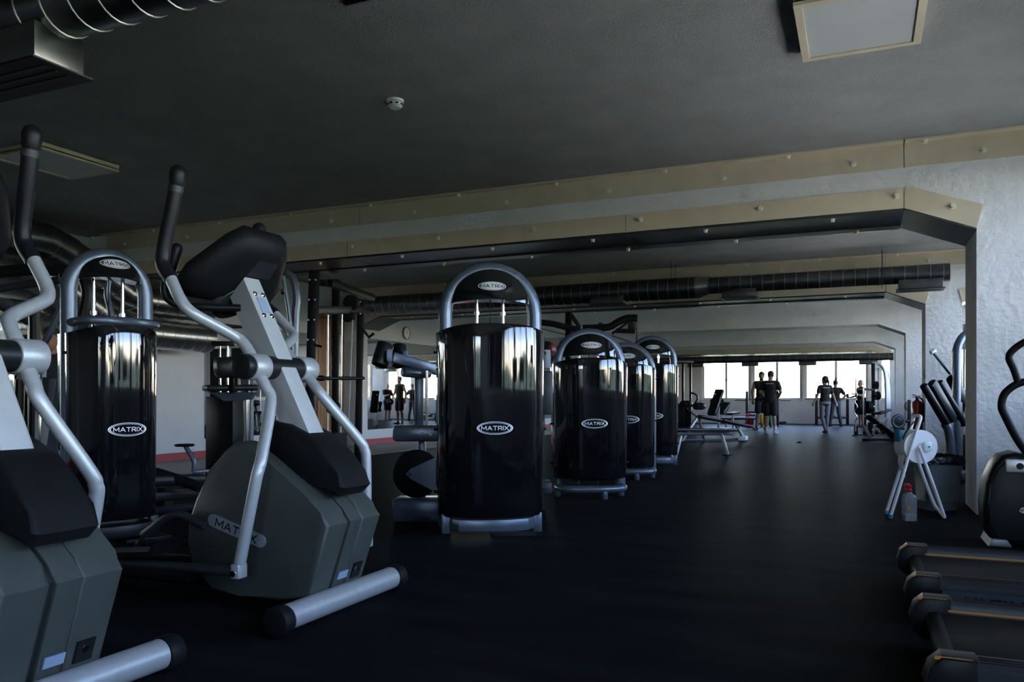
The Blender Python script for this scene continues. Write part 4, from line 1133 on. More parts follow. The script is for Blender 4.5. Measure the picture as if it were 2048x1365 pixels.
CY('bar_end', (640, 757, 9.5), (646, 757, 9.55), .035, 'black_rubber', 14)
T('hook', [(723, 656), (738, 675), (748, 667)], 10.1, .02, 'black_steel', 0, 8)
T('hook', [(628, 690), (644, 694)], 9.45, .015, 'black_steel', 0, 8)
for y in (560, 600, 640, 680, 720):
    for x in (618, 630): CY('peg', (x + (y - 600) * -.03, y, 9.42), (x + (y - 600) * -.03, y, 9.34), .012, 'chrome', 8)
for y in (604, 628): CY('peg', (721, y, 10.12), (721, y, 10.05), .011, 'chrome', 8)
CY('stack_roller', (664, 815, 9.6), (669, 815, 9.7), .09, 'black_rubber', 24, .04)
BM('floor_beam', (607, 955, 9.55), (716, 953, 10.2), .10, .07, 'black_steel')

# ---- blue tubed frame between tower and elliptical console
start('pulldown_frame', 'blue grey tubular frame standing behind the elliptical console', 'gym machine', 590, 975)
T('tube', [(572, 545), (587, 560), (594, 600), (590, 660), (586, 970)], 8.95, .045, 'blue_steel', 3)
T('tube', [(566, 552), (577, 620), (584, 690), (588, 760), (588, 981)], 8.6, .026, 'blue_steel', 2)
for y0 in (547, 584): CY('tube_cap', (563, y0, 8.55), (569, y0 - 1, 8.55), .032, 'chrome', 14)
BM('floor_beam', (560, 978, 8.8), (640, 975, 9.0), .10, .07, 'blue_steel')
# ---- pad on chrome column
start('arm_curl_bench', 'black arm pad on a chrome column before the mirrors', 'gym machine', 492, 962)
BM('pad', (408, 777, 9.3), (512, 776, 9.6), .34, .075, 'black_vinyl', .03)
b = MB(); P = [PD(x, y, 9.4) for x, y in ((415, 785), (508, 785), (498, 800), (448, 803), (436, 795))]
f = [b.bm.verts.new(p) for p in P]; g = [b.bm.verts.new(p + FD * .12) for p in P]
b.bm.faces.new(f); b.bm.faces.new(g[::-1])
for i in range(5): b.bm.faces.new((f[i], g[i], g[(i + 1) % 5], f[(i + 1) % 5]))
b.build('pad_bracket', 'blue_steel', t)
CY('column', (493, 798, 9.5), (493, 962, 9.5), .035, 'chrome', 20)
CY('sleeve', (502, 798, 9.6), (502, 962, 9.6), .03, 'blue_steel', 16)
BM('roll_pad', (428, 737, 9.0), (500, 732, 9.2), .22, .24, 'black_vinyl', .07)
CY('roll_post', (463, 745, 9.15), (463, 785, 9.3), .03, 'black_steel')
BM('floor_beam', (440, 960, 9.4), (530, 964, 9.5), .10, .06, 'blue_steel')
b = MB(); p = PD(452, 905, 9.9); b.box((p.x - .22, p.y - .12, .02), (p.x + .22, p.y + .12, 1.02), .01); b.build('weight_stack', 'black_steel', t)
for x in (440, 455): CY('guide_rod', (x, 800, 9.85), (x, 690, 9.85), .013, 'chrome', 10)
BM('stack_top', (424, 688, 9.85), (470, 688, 9.9), .12, .06, 'black_steel')

# ---- low seated machine with the small foot plate
start('low_row_machine', 'low black machine with a small foot plate on a bent steel stalk', 'gym machine', 350, 1000)
T('stalk', [(371, 893), (380, 908), (388, 924), (387, 944)], 8.0, .024, 'blue_steel', 3)
b = MB(); p = PD(369, 891, 8.0); b.lathe([(0, -.012), (.085, -.012), (.10, 0), (.085, .012), (0, .012)], 24, Matrix.Translation(p)); b.build('foot_plate', 'black_rubber', t)
BM('stalk_bar', (385, 945, 8.0), (425, 942, 8.1), .05, .035, 'blue_steel')
BM('seat', (262, 962, 7.2), (400, 958, 7.7), .30, .10, 'black_vinyl', .035)
T('seat_curve', [(270, 965), (300, 945), (340, 955), (400, 975)], 7.4, .05, 'black_vinyl', 3)
BM('frame_beam', (230, 1000, 6.9), (420, 985, 7.8), .12, .08, 'black_steel')
b = MB(); p = PD(330, 975, 7.4)
b.box((p.x - .05, p.y - .05, 0), (p.x + .05, p.y + .05, p.z)); b.build('frame_post', 'black_steel', t)
T('frame_tube', [(275, 1040), (310, 1022), (420, 1012)], 6.2, .028, 'iron_grey', 2)

# ---- machine round the seated spot at far left
start('chest_press', 'dark chest press with bent steel handles behind the cut off elliptical', 'gym machine', 118, 1010)
T('handle', [(127, 555), (128, 590), (126, 606), (97, 672), (88, 692), (86, 755)], 6.3, .026, 'blue_steel', 4)
CY('handle_collar', (87, 728, 6.3), (87, 734, 6.3), .034, 'label_blue', 14)
T('handle', [(218, 555), (214, 590), (222, 625), (228, 660)], 6.9, .026, 'blue_steel', 3)
CY('handle_grip', (127, 548, 6.3), (128, 575, 6.3), .034, 'grip_foam', 14)
BM('upright', (93, 1037, 6.6), (143, 700, 6.6), .10, .13, 'blue_steel', .015)
BM('upright', (74, 1027, 6.9), (78, 740, 6.9), .04, .04, 'chrome', .005)
BM('back_pad', (112, 825, 6.75), (114, 756, 6.75), .16, .07, 'grey_pad', .03)
BM('floor_beam', (108, 955, 6.6), (170, 990, 6.0), .11, .10, 'black_steel', .015)
CY('cup_holder', (150, 712, 6.3), (150, 668, 6.3), .055, 'chrome', 22, .004)
BM('cup_bracket', (138, 690, 6.35), (160, 690, 6.2), .05, .12, 'blue_steel', .015)
T('top_arm', [(0, 545), (60, 540), (150, 545), (175, 575), (172, 620), (150, 690), (142, 720)], 6.45, .05, 'black_steel', 3)
T('top_arm', [(0, 578), (80, 566), (120, 560)], 6.2, .03, 'iron_grey', 2)
T('leg_frame', [(40, 760), (38, 830), (30, 1027)], 6.9, .04, 'black_steel', 2)
T('leg_frame', [(68, 600), (70, 720), (66, 1011)], 7.4, .05, 'black_steel', 2)

# ---- high pulldown behind the second tower
start('lat_pulldown', 'black pulldown machine whose arms rise behind the second tower', 'gym machine', 1175, 920)
T('arm', [(1075, 645), (1105, 648), (1132, 655), (1160, 660)], 12.6, .05, 'black_steel', 2)
BM('post', (1137, 920, 12.9), (1137, 625, 12.9), .06, .10, 'black_steel')
BM('brace', (1140, 628, 12.9), (1160, 655, 12.9), .05, .07, 'black_steel')
T('arm', [(1165, 657), (1215, 655), (1235, 645), (1255, 637), (1274, 637)], 12.9, .06, 'black_steel', 3)
BM('bracket', (1266, 638, 12.9), (1264, 660, 12.9), .04, .14, 'black_steel')
BM('post', (1272, 910, 13.0), (1273, 636, 13.0), .06, .02, 'black_steel', 0)
T('brace', [(1224, 668), (1256, 645)], 12.8, .02, 'black_steel')
for y in (660, 664): T('handle', [(1232, y), (1270, y + 1)], 12.6 + (y - 660) * .1, .022, 'black_steel')
T('cable', [(1075, 656), (1132, 670)], 12.6, .006, 'black_rubber')
T('cable', [(1224, 672), (1262, 685)], 12.7, .008, 'chrome')
BM('post', (1202, 918, 12.9), (1201, 646, 12.9), .05, .08, 'iron_grey')

# ---- benches down the walkway
def bench_legs(pts, w=.06):
    for p0, p1 in pts: BM('leg', p0, p1, w, .05, 'silver_mast', .008)
start('flat_bench', 'long flat black bench with one slanted steel leg, nearest in the walkway', 'bench', 1420, 911)
BM('pad', (1340, 860, 13.6), (1466, 860, 14.1), .28, .055, 'black_vinyl', .02)
BM('pad_frame', (1342, 868, 13.6), (1463, 868, 14.1), .07, .06, 'iron_grey', .008)
bench_legs((((1456, 910, 13.95), (1443, 868, 14.0)), ((1352, 910, 13.6), (1362, 868, 13.7))))
BM('foot', (1450, 911, 13.8), (1464, 911, 14.1), .10, .02, 'black_rubber', 0, up=(0, 0, 1))
start('decline_bench', 'tilted black sit-up bench with ankle rollers', 'bench', 1450, 880)
BM('pad', (1397, 833, 18.4), (1438, 841, 18.6), .30, .07, 'black_vinyl', .025)
BM('pad', (1440, 841, 18.6), (1500, 854, 18.9), .30, .07, 'black_vinyl', .025)
BM('leg', (1487, 876, 18.9), (1470, 846, 18.8), .08, .06, 'silver_mast')
b = MB(); p = PD(1486, 878, 18.9); b.box((p.x - .09, p.y - .2, 0), (p.x + .09, p.y + .2, .10), .01); b.build('foot', 'label_white', t)
BM('leg', (1364, 883, 18.3), (1394, 836, 18.4), .07, .05, 'silver_mast')
BM('leg', (1408, 882, 18.5), (1398, 836, 18.5), .07, .05, 'iron_grey')
BM('roller_bar', (1368, 812, 18.2), (1397, 836, 18.4), .05, .05, 'iron_grey')
for x, y in ((1366, 809), (1374, 809), (1392, 813), (1400, 813)): CY('ankle_roller', (x, y, 18.1), (x + 5, y, 18.3), .085, 'black_vinyl', 20, .012)
BM('floor_beam', (1364, 881, 18.3), (1486, 878, 18.9), .06, .05, 'iron_grey')
start('incline_bench', 'upright black incline bench standing before the far windows', 'bench', 1435, 862)
BM('back_pad', (1423, 831, 22.6), (1440, 780, 22.9), .28, .12, 'black_vinyl', .04)
BM('prop_pad', (1441, 828, 23.0), (1455, 807, 23.2), .26, .11, 'iron_grey', .03)
BM('seat', (1457, 829, 23.0), (1474, 826, 23.2), .26, .06, 'black_vinyl', .02)
BM('seat_post', (1466, 865, 23.1), (1466, 829, 23.1), .05, .05, 'silver_mast')
BM('post', (1437, 865, 22.9), (1437, 815, 22.9), .07, .06, 'silver_mast')
BM('floor_beam', (1410, 864, 22.6), (1474, 862, 23.2), .07, .05, 'iron_grey')
CY('bar', (1421, 805, 23.4), (1450, 804, 23.6), .02, 'chrome', 10)
for x in (1427, 1441): disc('weight_plate', x, 806, 23.45, .11, .16, RT, 'black_rubber')
CY('catch_bar', (1424, 789, 22.8), (1443, 789, 22.9), .012, 'label_white', 8)
start('flat_bench', 'flat black bench before the barbell rack at the far windows', 'bench', 1480, 857)
BM('pad', (1445, 838, 25.8), (1512, 837, 26.2), .30, .09, 'black_vinyl', .03)
bench_legs((((1508, 857, 26.0), (1508, 839, 26.1)), ((1452, 857, 25.8), (1452, 839, 25.8))))
# cable posts before the far wall
start('cable_crossover', 'pair of thin black cable posts beside the far windows', 'gym machine', 1374, 856)
BM('post', (1366, 856, 26.0), (1366, 726, 26.0), .07, .07, 'black_steel')
BM('post', (1381, 856, 26.2), (1381, 726, 26.2), .07, .07, 'black_steel')
BM('top_bar', (1340, 724, 25.8), (1386, 724, 26.3), .08, .07, 'black_steel')
T('handle', [(1382, 786), (1392, 790), (1395, 797), (1389, 810)], 26.0, .03, 'black_steel', 2)
b = MB(); p = PD(1373, 835, 26.3); b.box((p.x - .25, p.y - .15, .02), (p.x + .18, p.y + .12, .82)); b.build('weight_stack', 'black_steel', t)

# ---- barbell racks
def barbell(label, px0, px1, py, d, plates=()):
    global t, Lc
    p = onD((px0 + px1) / 2, py, d)
    t = thing('barbell', label, 'barbell', (p.x, p.y, p.z)); Lc = local_of((p.x, p.y, p.z), 0)
    CY('bar', (px0, py, d), (px1, py, d), .016, 'iron_grey', 10)
    for k, s in ((px0, 1), (px1, -1)): CY('sleeve', (k, py, d), (k + s * (px1 - px0) * .2, py, d), .025, 'chrome', 12)
start('barbell_rack', 'steel barbell rack behind the two talking men', 'rack', 1524, 852)
BM('upright', (1494, 852, 28.6), (1494, 783, 28.6), .09, .09, 'iron_grey')
BM('upright', (1555, 852, 28.6), (1555, 783, 28.6), .09, .09, 'iron_grey')
BM('foot', (1478, 853, 28.2), (1496, 853, 28.8), .08, .06, 'iron_grey')
BM('cross_bar', (1494, 825, 28.6), (1555, 825, 28.6), .08, .07, 'iron_grey')
BM('cross_bar', (1470, 853, 28.4), (1562, 853, 28.6), .07, .06, 'iron_grey')
T('foot_bar', [(1555, 853), (1558, 846), (1572, 845)], 28.2, .04, 'iron_grey', 2)
barbell('long barbell resting on the rack behind the two talking men', 1469, 1581, 800, 28.4)
for k, (px, col, m_) in enumerate(((1495, 'red', 'red_rubber'), (1501.5, 'darker red', 'red_rubber'), (1509, 'blue', 'blue_rubber'), (1524, 'yellow', 'yellow_rubber'), (1541, 'green', 'green_rubber'))):
    p = onD(px, 838, 27.9)
    q = tag(MB().lathe([(.03, -.04), (.12, -.04), (.13, -.03), (.17, -.03), (.18, -.045), (.215, -.045), (.225, -.03), (.225, .03), (.215, .045), (.18, .045), (.17, .03), (.13, .03), (.12, .04), (.03, .04)], 32, Matrix.Rotation(PI / 2, 4, 'Y')).build('bumper_plate', m_),
            col + [' bumper plate first in the row under the far barbell', ' bumper plate second in the row under the far barbell', ' bumper plate third in the row under the far barbell', ' bumper plate seen between the legs of the two men', ' bumper plate behind the man in black shorts'][k], 'weight plate', 'coloured bumper plates on the rack foot')
    q.location = (p.x, p.y, .23)
start('barbell_rack', 'low steel barbell rack behind the walking woman', 'rack', 1664, 849)
for x in (1633, 1695):
    BM('upright', (x, 851, 29.6), (x, 788, 29.6), .10, .10, 'iron_grey')
    BM('foot', (x - 4, 851, 29.3), (x + 4, 850, 29.9), .10, .05, 'black_steel')
BM('cross_bar', (1633, 836, 29.6), (1695, 836, 29.6), .08, .08, 'iron_grey')
barbell('long barbell resting on the low rack behind the walking woman', 1609, 1711, 798, 29.4)
start('flat_bench', 'small weight bench standing between the low rack posts', 'bench', 1668, 852)
BM('pad', (1655, 833, 28.9), (1662, 833, 29.2), .28, .08, 'black_vinyl', .03)
BM('leg', (1656, 852, 28.95), (1656, 833, 28.95), .08, .06, 'iron_grey')
BM('leg', (1661, 851, 29.15), (1661, 833, 29.15), .08, .06, 'iron_grey')
BM('foot', (1652, 852, 28.95), (1660, 852, 29.0), .08, .05, 'iron_grey')

# ---- bar and plate tree
start('plate_tree', 'black plate tree holding upright bars and stacked plates', 'rack', 1728, 872)
BM('post', (1729, 872, 21.4), (1729, 795, 21.4), .09, .09, 'black_steel')
for x in (1712, 1746): BM('foot', (x - 4, 872, 21.0), (x + 4, 872, 21.9), .10, .05, 'black_steel')
BM('floor_beam', (1710, 871, 21.3), (1748, 871, 21.5), .08, .06, 'black_steel')
BM('bar_socket', (1712, 871, 21.3), (1712, 852, 21.3), .10, .10, 'black_steel')
BM('bar_socket', (1740, 871, 21.6), (1740, 845, 21.6), .11, .11, 'black_steel')
CY('peg', (1712, 779, 21.4), (1749, 780, 21.5), .025, 'black_steel', 12)
CY('peg', (1716, 814, 21.3), (1748, 814, 21.5), .025, 'chrome', 12)
tree_loc = onZ(1728, 872, 0)
for k, (x, r) in enumerate(((1716, .20), (1719.5, .20), (1723, .20), (1734.5, .17), (1738, .17), (1741.5, .15))):
    p = onD(x, 815, 21.35)
    q = tag(MB().lathe([(.03, -.02), (.08, -.022), (.09, -.014), (r * .84, -.014), (r * .88, -.022), (r, -.018), (r, .018), (r * .88, .022), (r * .84, .014), (.09, .014), (.08, .022), (.03, .02)], 28, Matrix.Rotation(TH, 4, 'Z') @ Matrix.Rotation(PI / 2, 4, 'Y')).build('weight_plate', 'black_rubber'), 'black iron plate hung on the peg of the bar tree', 'weight plate', 'black plates on the bar tree')
    q.location = p
def upright_bar(label, px, d, wavy):
    p = onZ(px, 797 + 1588 / d, 0)
    pts = []
    for k in range(21):
        z = .12 + (1.52 - .12) * k / 20
        x = .035 * math.sin(k * 1.5) if wavy and 3 < k < 15 else 0
        pts.append((x, 0, z))
    b = MB(); b.tube(pts, .016, 10, 2); o = b.build('curl_bar', 'chrome'); o.location = (p.x, p.y, 0)
    tag(o, label, 'barbell')
upright_bar('bent chrome curl bar standing upright in the bar tree', 1711.5, 21.0, True)
upright_bar('straight chrome bar standing upright beside the bent one', 1727, 20.8, False)

# ---- incline bench on the right
start('incline_bench', 'black tilted bench on a grey base beside the bright post', 'bench', 1765, 881)
BM('back_pad', (1734, 832, 18.9), (1754, 848, 18.9), .30, .08, 'black_vinyl', .03)
BM('seat_pad', (1755, 849, 18.9), (1793, 876, 18.9), .30, .08, 'black_vinyl', .03)
BM('base_beam', (1733, 879, 18.9), (1795, 879, 19.0), .10, .06, 'blue_steel')
BM('strut', (1741, 878, 18.9), (1728, 852, 18.9), .08, .07, 'silver_mast')
BM('strut', (1785, 878, 18.9), (1768, 860, 18.9), .06, .05, 'iron_grey')
BM('foot', (1730, 880, 18.6), (1737, 880, 19.3), .12, .05, 'black_rubber')

# ---- bent tube machine in the far corner
start('bent_tube_machine', 'steel machine of four bent tubes in the far bright corner', 'gym machine', 1755, 857)
BM('post', (1746, 857, 24.6), (1746, 727, 24.6), .11, .11, 'iron_grey')
for k in range(4):
    x = 1752 + 4 * k; y = 727 + 4 * k
    T('bent_tube', [(1746 + k, y), (x + 4, y), (x + 13, y + 8), (x + 18 - k * 2, y + 24), (x + 20 - 2 * k, 790), (x + 20 - 2 * k, 859)], 24.6 + .35 * k, .045, 'silver_mast', 3)
BM('post', (1757, 857, 25.4), (1757, 730, 25.4), .07, .07, 'silver_mast')
CY('spindle', (1744, 771, 24.4), (1756, 771, 24.6), .03, 'black_steel', 10)
CY('spindle', (1744, 792, 24.4), (1761, 792, 24.6), .03, 'black_steel', 10)
for x, y in ((1751, 771), (1753.5, 771), (1751, 792), (1754, 792), (1757, 792)): disc('weight_disc', x, y, 24.4, .12 if y < 780 else .13, .035, RT, 'black_rubber')
CY('lifting_bar', (1740, 737, 24.2), (1740, 830, 24.2), .015, 'chrome', 8)
BM('seat', (1752, 828, 24.3), (1775, 820, 24.6), .30, .07, 'black_vinyl', .02)
# ---- bucket and dumbbells
p = onZ(1760, 864, 0)
t = thing('bucket', 'white plastic bucket standing behind the tilted bench', 'bucket', (p.x, p.y, 0))
b = MB(); b.lathe([(0, 0), (.17, 0), (.19, .40), (.20, .41), (.20, .43), (.185, .43), (.165, .03), (0, .03)], 30); b.build('body', 'paper_white', t)
b = MB(); b.box((.02, -.195, .22), (.12, -.185, .30)); b.build('sticker', 'label_white', t)
b = MB(); b.tube([(-.19, 0, .40), (-.2, -.12, .33), (0, -.22, .26), (.2, -.12, .33), (.19, 0, .40)], .005, 6, 3); b.build('handle', 'iron_grey', t)
for k, (px, py, lab) in enumerate(((1760, 869, 'black dumbbell lying on the floor under the tilted bench'), (1769, 866, 'black dumbbell lying behind the first one by the bucket'))):
    p = onZ(px, py, 0)
    t = thing('dumbbell', lab, 'dumbbell', (p.x, p.y, 0), TH)
    b = MB(); b.cyl((-.07, 0, .06), (.07, 0, .06), .014, 10); b.build('handle', 'chrome', t)
    for s in (-1, 1):
        b = MB(); b.cyl((s * .06, 0, .06), (s * .13, 0, .06), .06, 6, .008); b.build('head', 'black_rubber', t)
p = onZ(1598, 886, 0)
o = MB().prism([(-.06, 0), (.06, 0), (.055, .012), (.01, .035), (-.05, .012)], -.025, .025, 'Y', .004).build('door_wedge', 'black_rubber'); o.location = (p.x, p.y, 0); tag(o, 'small black wedge lying on the open walkway floor', 'door wedge')
# ---- plate with holes
start('plate_arm_machine', 'grey round plates with rim holes on a horizontal arm by the extinguisher', 'gym machine', 1812, 890)
disc('round_plate', 1797, 843, 17.0, .155, .035, FD, 'iron_grey', None, 18)
disc('round_plate', 1820, 813, 17.6, .12, .035, FD, 'iron_grey', None, 14)
CY('arm', (1797, 843, 17.05), (1830, 843, 17.4), .035, 'black_steel', 12)
BM('post', (1818, 890, 17.3), (1818, 800, 17.3), .07, .07, 'iron_grey')
BM('foot', (1806, 889, 17.1), (1832, 888, 17.5), .10, .06, 'black_steel')
BM('black_pad', (1790, 858, 17.0), (1806, 858, 17.05), .10, .05, 'black_rubber')

# ================================================================== people
def blob(name, shapes, m, parent, vox=.011, smooth=4):
    b = MB()
    for s in shapes:
        if s[0] == 'c': b.caps(s[1], s[2], s[3], s[4])
        else: b.ball(s[1], s[2], 18, s[3] if len(s) > 3 else None)
    o = b.build(name, m, parent, sharp=9)
    r = o.modifiers.new('surface', 'REMESH'); r.mode = 'VOXEL'; r.voxel_size = vox; r.use_smooth_shade = True
    k = o.modifiers.new('soften', 'SMOOTH'); k.factor = .5; k.iterations = max(1, smooth // 2)
    return o
def hand(sh, w, d, side, curl=.5, s=1.):
    """palm and five bent fingers from wrist w along d"""
    w = Vector(w); d = Vector(d).normalized()
    ref = Vector((0, -1, 0)) if abs(d.y) < .8 else Vector((0, 0, 1))
    sx = d.cross(ref).normalized() * side; nn = sx.cross(d).normalized()
    pc = w + d * .045 * s
    sh.append(('c', w, w + d * .075 * s, .024 * s, .032 * s))
    for k, ln in enumerate((.068, .078, .074, .058)):
        a = pc + d * .04 * s + sx * (-.03 + .02 * k) * s
        m1 = a + (d * (1 - .3 * curl) + nn * curl * .5) * ln * .5 * s
        m2 = m1 + (d * (1 - curl) + nn * curl) * ln * .5 * s
        sh.append(('c', a, m1, .0095 * s, .009 * s)); sh.append(('c', m1, m2, .009 * s, .0075 * s))
    a = w + d * .03 * s - sx * .025 * s
    m1 = a + (d * .6 - sx * .8) .normalized() * .035 * s
    sh.append(('c', a, m1, .013 * s, .010 * s)); sh.append(('c', m1, m1 + (d * .9 - sx * .2 + nn * .3).normalized() * .03 * s, .010 * s, .008 * s))
def person(label, loc, rz, h, arms, legs, shirt='cloth_black', lower=('shorts', 'cloth_black'), skin='skin', hair='hair_dark', hairstyle='short', head_turn=0., female=False,
           lean=(0, 0, 0), shoes='shoe_dark', socks=False, sleeves=True, print_back=False, curl=.45):
    """body frame: faces -y, own left is +x. arms/legs: joints of (left, right)"""
    k = h / 1.78
    t = thing('person', label, 'person', loc, rz)
    V = lambda p: Vector(p) * k
    ln = Vector(lean)
    sw = .165 if female else .19
    pel, wai, che, nk = V((0, 0, .96)), V((0, 0, 1.12)) + ln * .4, V((0, 0, 1.32)) + ln * .8, V((0, 0, 1.475)) + ln
    hd = nk + V((0, -.02, .15))
    S = []
    def tor(g):
        prof = ((.90, .150, .112), (.96, .166, .118), (1.03, .152, .112), (1.10, .132, .104), (1.17, .136, .106), (1.25, .150, .114), (1.33, .158, .118), (1.40, .148, .108)) if female else \
               ((.90, .148, .112), (.96, .160, .116), (1.03, .155, .114), (1.10, .152, .112), (1.17, .158, .114), (1.25, .174, .119), (1.33, .188, .121), (1.40, .175, .108))
        return [('b', V((0, 0, z)) + ln * max(0, (z - .95) / .55), (w * k + g, d * k + g, .085 * k)) for z, w, d in prof]
    S += tor(0) + [('b', pel, ((.165 if female else .155) * k, .115 * k, .12 * k)), ('b', wai, ((.125 if female else .14) * k, .10 * k, .15 * k)), ('b', che, ((.155 if female else .185) * k, .118 * k, .17 * k)),
          ('c', che + V((-sw * .8, 0, .09)), che + V((sw * .8, 0, .09)), .07 * k, .07 * k), ('c', nk - V((0, 0, .07)), nk + V((0, -.01, .08)), .068 * k, .062 * k)]
    R = Matrix.Rotation(head_turn, 4, 'Z')
    def Hd(p): return hd + R @ V(p)
    S += [('b', Hd((0, .01, .02)), (.084 * k, .104 * k, .112 * k), R), ('b', Hd((0, -.025, -.045)), (.064 * k, .078 * k, .085 * k), R), ('c', Hd((0, -.092, -.005)), Hd((0, -.105, -.025)), .010 * k, .014 * k),
          ('c', Hd((-.02, -.085, -.062)), Hd((.02, -.085, -.062)), .008 * k, .008 * k), ('b', Hd((.079, .01, -.01)), (.012 * k, .022 * k, .032 * k), R), ('b', Hd((-.079, .01, -.01)), (.012 * k, .022 * k, .032 * k), R),
          ('c', Hd((-.04, -.082, .018)), Hd((.04, -.082, .018)), .010 * k, .010 * k)]
    am = .9 if female else 1.
    sl = []
    for side, (el, wr, hdv) in zip((1, -1), arms):
        shd = che + V((side * sw, 0, .09)); el = V(el) + ln * .8; wr = V(wr) + ln * .8
        S += [('c', shd, el, .058 * k * am, .046 * k * am), ('c', el, wr, .045 * k * am, .031 * k * am), ('b', shd + (el - shd) * .15, (.06 * k * am,) * 3)]
        hand(S, wr, hdv, side, curl, k)
        sl.append((shd, el))
    fe = []
    for side, (kn, an, toe) in zip((1, -1), legs):
        hp = pel + V((side * .085, 0, -.03)); kn = V(kn); an = V(an)
        S += [('c', hp, kn, .088 * k, .058 * k), ('c', kn, kn + (an - kn) * .35 + V((0, .018, 0)), .056 * k, .056 * k), ('c', kn + (an - kn) * .35 + V((0, .018, 0)), an, .055 * k, .036 * k)]
        td = Vector(toe).normalized(); S.append(('c', an + Vector((0, 0, -.045 * k)), an + td * .13 * k + Vector((0, 0, -.05 * k)), .035 * k, .03 * k))
        fe.append((hp, kn, an, td))
    body = blob('body', S, skin, t)
    g = .013 * k
    Q = tor(g) + [('b', wai + V((0, 0, -.03)), ((.14 if female else .158) * k + g, .115 * k + g, .16 * k)), ('b', che, ((.16 if female else .187) * k + g, .12 * k + g, .175 * k)), ('c', che + V((-sw * .8, 0, .09)), che + V((sw * .8, 0, .09)), .072 * k + g, .072 * k + g),
         ('b', pel + V((0, 0, .02)), ((.165 if female else .16) * k + g, .118 * k + g, .09 * k))]
    if sleeves:
        for a, e in sl: Q.append(('c', a, a + (e - a) * .62, .062 * k * am + g, .056 * k * am + g))
    sh = blob('t_shirt' if sleeves else 'tank_top', Q, shirt, t)
    if print_back:
        y = che.y + .118 * k + g + .012
        b = MB(); rnd = random.Random(4); x = -.105 * k
        while x < .105 * k:
            w = rnd.uniform(.012, .02) * k; z = che.z + .08 * k; hh = rnd.uniform(.006, .012) * k
            b.box((x, y - .035, z - .011 * k), (x + w * .4, y - .004 - 1.2 * x * x, z + .011 * k)); b.box((x, y - .035, z - hh), (x + w, y - .004 - 1.2 * x * x, z - hh + .008 * k)); x += w + .006 * k
        bp = b.build('back_print', 'emblem_white', sh); bp['kind'] = 'stuff'
    kind, lm = lower
    Q = [('b', pel + V((0, 0, -.02)), ((.168 if female else .162) * k + g, .122 * k + g, .12 * k))]
    for hp, kn, an, td in fe:
        if kind == 'shorts': Q.append(('c', hp, hp + (kn - hp) * .84, .095 * k + g, .088 * k + g))
        else:
            x = .2 if kind == 'leggings' else 1.
            Q += [('c', hp, kn, .09 * k + g * x, .06 * k + g * x), ('c', kn, kn + (an - kn) * .35 + V((0, .018, 0)), .058 * k + g * x, .057 * k + g * x), ('c', kn + (an - kn) * .35 + V((0, .018, 0)), an - (an - kn) * .04, .056 * k + g * x, .038 * k + g * x * 1.6)]
    blob({'shorts': 'shorts', 'leggings': 'leggings', 'jeans': 'jeans'}[kind], Q, lm, t)
    for hp, kn, an, td in fe:
        a = an + Vector((0, 0, -.05 * k))
        sho = blob('shoe', [('c', a - td * .03 * k, a + td * .15 * k + Vector((0, 0, -.012 * k)), .046 * k, .036 * k), ('c', an + Vector((0, 0, -.01)), a, .044 * k, .046 * k)], shoes, t, .009, 3)
        z0 = max(0.0, a.z - .052 * k)
        b = MB(); sd = Vector((-td.y, td.x, 0)); c_ = a + td * .06 * k
        out = [c_ + td * (.135 * k * math.cos(u)) + sd * (.045 * k * math.sin(u)) for u in [2 * PI * i / 18 for i in range(18)]]
        b.prism([(p.x, p.y) for p in out], z0, z0 + .022 * k, 'Z'); b.build('sole', 'label_white' if shoes == 'shoe_pale' else 'black_rubber', sho)
        if socks: blob('sock', [('c', an + (kn - an) * .04, an + (kn - an) * .32, .044 * k, .050 * k)], 'sock_white', t, .009, 2)
    HS = [('b', Hd((0, .022, .045)), (.093 * k, .107 * k, .103 * k), R)]
    if hairstyle == 'tail': HS += [('b', Hd((0, .06, .0)), (.08 * k, .065 * k, .09 * k), R), ('c', Hd((0, .11, .03)), Hd((0, .15, -.06)), .03 * k, .035 * k), ('c', Hd((0, .15, -.06)), Hd((.01, .14, -.22)), .034 * k, .012 * k)]
    elif hairstyle == 'quiff': HS += [('b', Hd((0, -.03, .085)), (.07 * k, .06 * k, .045 * k), R)]
    elif hairstyle == 'shaved': HS = [('b', Hd((0, .02, .032)), (.080 * k, .093 * k, .092 * k), R)]
    b = blob('hair', HS, hair, t, .009, 3)
    if hairstyle in ('quiff', 'beard'):
        blob('beard', [('b', Hd((0, -.035, -.075)), (.058 * k, .068 * k, .052 * k), R)], hair, t, .009, 2)
    return t
STAND = (((.09, -.01, .50), (.10, .01, .085), (.15, -1, 0)), ((-.09, -.01, .50), (-.10, .01, .085), (-.15, -1, 0)))
def floor_at(px, py): p = onZ(px, py, 0); return (p.x, p.y, 0)
D2R = math.radians
# man in tank top, half hidden, facing the viewer
person('bearded man in a dark tank top and shorts half hidden behind another man', floor_at(1523, 860), TH + D2R(-12), 1.86,
       (((.27, .02, 1.15), (.20, -.16, 1.0), (-.5, -.5, -.3)), ((-.27, .04, 1.14), (-.24, .02, .90), (0, -.1, -1))),
       (((.10, -.02, .50), (.12, .03, .085), (.3, -1, 0)), ((-.11, -.04, .50), (-.15, -.02, .085), (-.6, -.9, 0))), sleeves=False, hairstyle='quiff', skin='skin_tan', head_turn=D2R(-8))
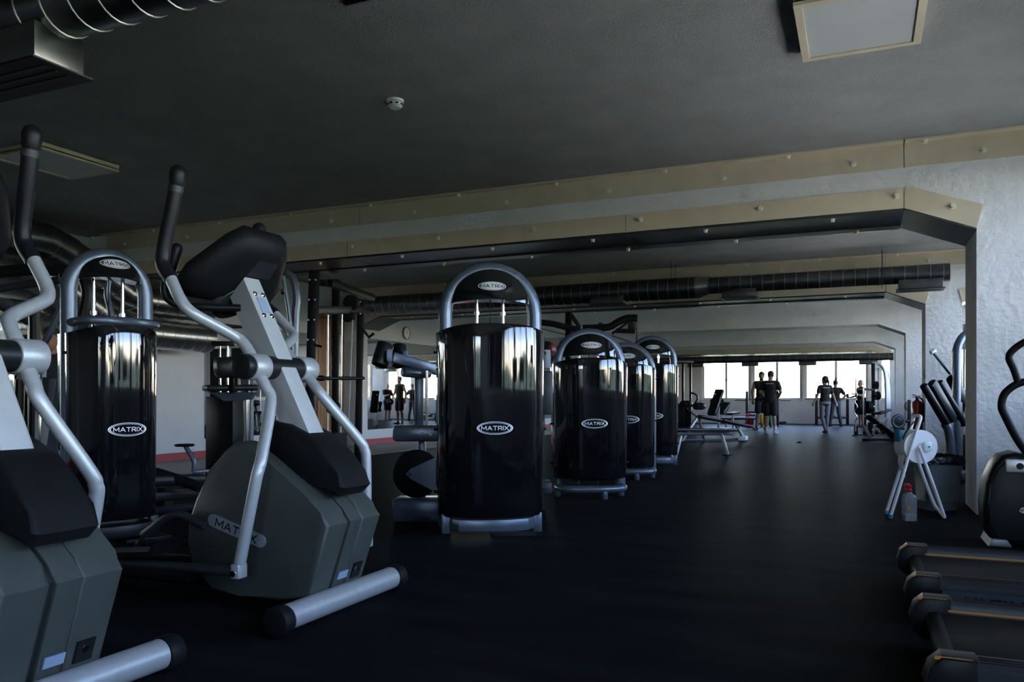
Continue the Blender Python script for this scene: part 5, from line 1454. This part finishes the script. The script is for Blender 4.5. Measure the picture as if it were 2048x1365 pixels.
# man in black T-shirt from behind
person('man in black printed T-shirt and shorts seen from behind, pale trainers', floor_at(1541, 867), TH + D2R(150), 1.80,
       (((.27, .02, 1.17), (.20, -.17, 1.02), (-.6, -.6, 0)), ((-.28, .0, 1.17), (-.20, -.17, 1.03), (.6, -.6, 0))),
       (((.09, -.01, .50), (.10, .03, .085), (.2, -1, 0)), ((-.10, .0, .50), (-.13, .03, .085), (-.3, -1, 0))), shoes='shoe_pale', socks=True, print_back=True, head_turn=D2R(20))
# walking woman
person('woman in black T-shirt and grey leggings walking away, hair tied back', floor_at(1650, 866), TH + D2R(180), 1.66,
       (((.24, .03, 1.17), (.32, -.05, .95), (.2, -.2, -1)), ((-.24, .03, 1.17), (-.33, .01, .94), (-.25, 0, -1))),
       (((.08, -.05, .50), (.05, .14, .10), (0, -1, -.1)), ((-.08, -.03, .50), (-.03, .02, .085), (0, -1, 0))), lower=('leggings', 'cloth_grey'), hairstyle='tail', female=True, print_back=True, head_turn=D2R(25))
# man in jeans
person('man in dark T-shirt and jeans with a hand on his hip by the far windows', floor_at(1671, 853), TH + D2R(165), 1.66,
       (((.26, -.02, 1.17), (.20, -.22, 1.08), (-.3, -.8, 0)), ((-.34, .08, 1.16), (-.19, .02, 1.0), (.9, -.2, -.2))),
       (((.13, -.01, .50), (.20, .02, .085), (.4, -1, 0)), ((-.12, .0, .50), (-.19, .03, .085), (-.4, -1, 0))), lower=('jeans', 'cloth_denim'), head_turn=D2R(-10))
# shaven man beyond the bar tree
person('shaven headed man in dark T-shirt holding out both hands beyond the bar tree', floor_at(1722, 855), TH + D2R(-85), 1.66,
       (((.22, -.08, 1.17), (.15, -.34, 1.22), (0, -1, .2)), ((-.22, -.06, 1.16), (-.16, -.32, 1.10), (0, -1, .1))), STAND, hair='hair_ginger', hairstyle='shaved')
# man at the left behind the machines
person('man in black T-shirt and grey shorts raising a hand to his face', floor_at(101, 984), TH + D2R(35), 1.78,
       (((.26, .03, 1.16), (.20, -.14, 1.0), (-.4, -.5, -.4)), ((-.27, -.06, 1.20), (-.13, -.25, 1.50), (.1, 0, 1))), STAND, lower=('shorts', 'cloth_grey'), skin='skin_tan', head_turn=D2R(-20), curl=.7)
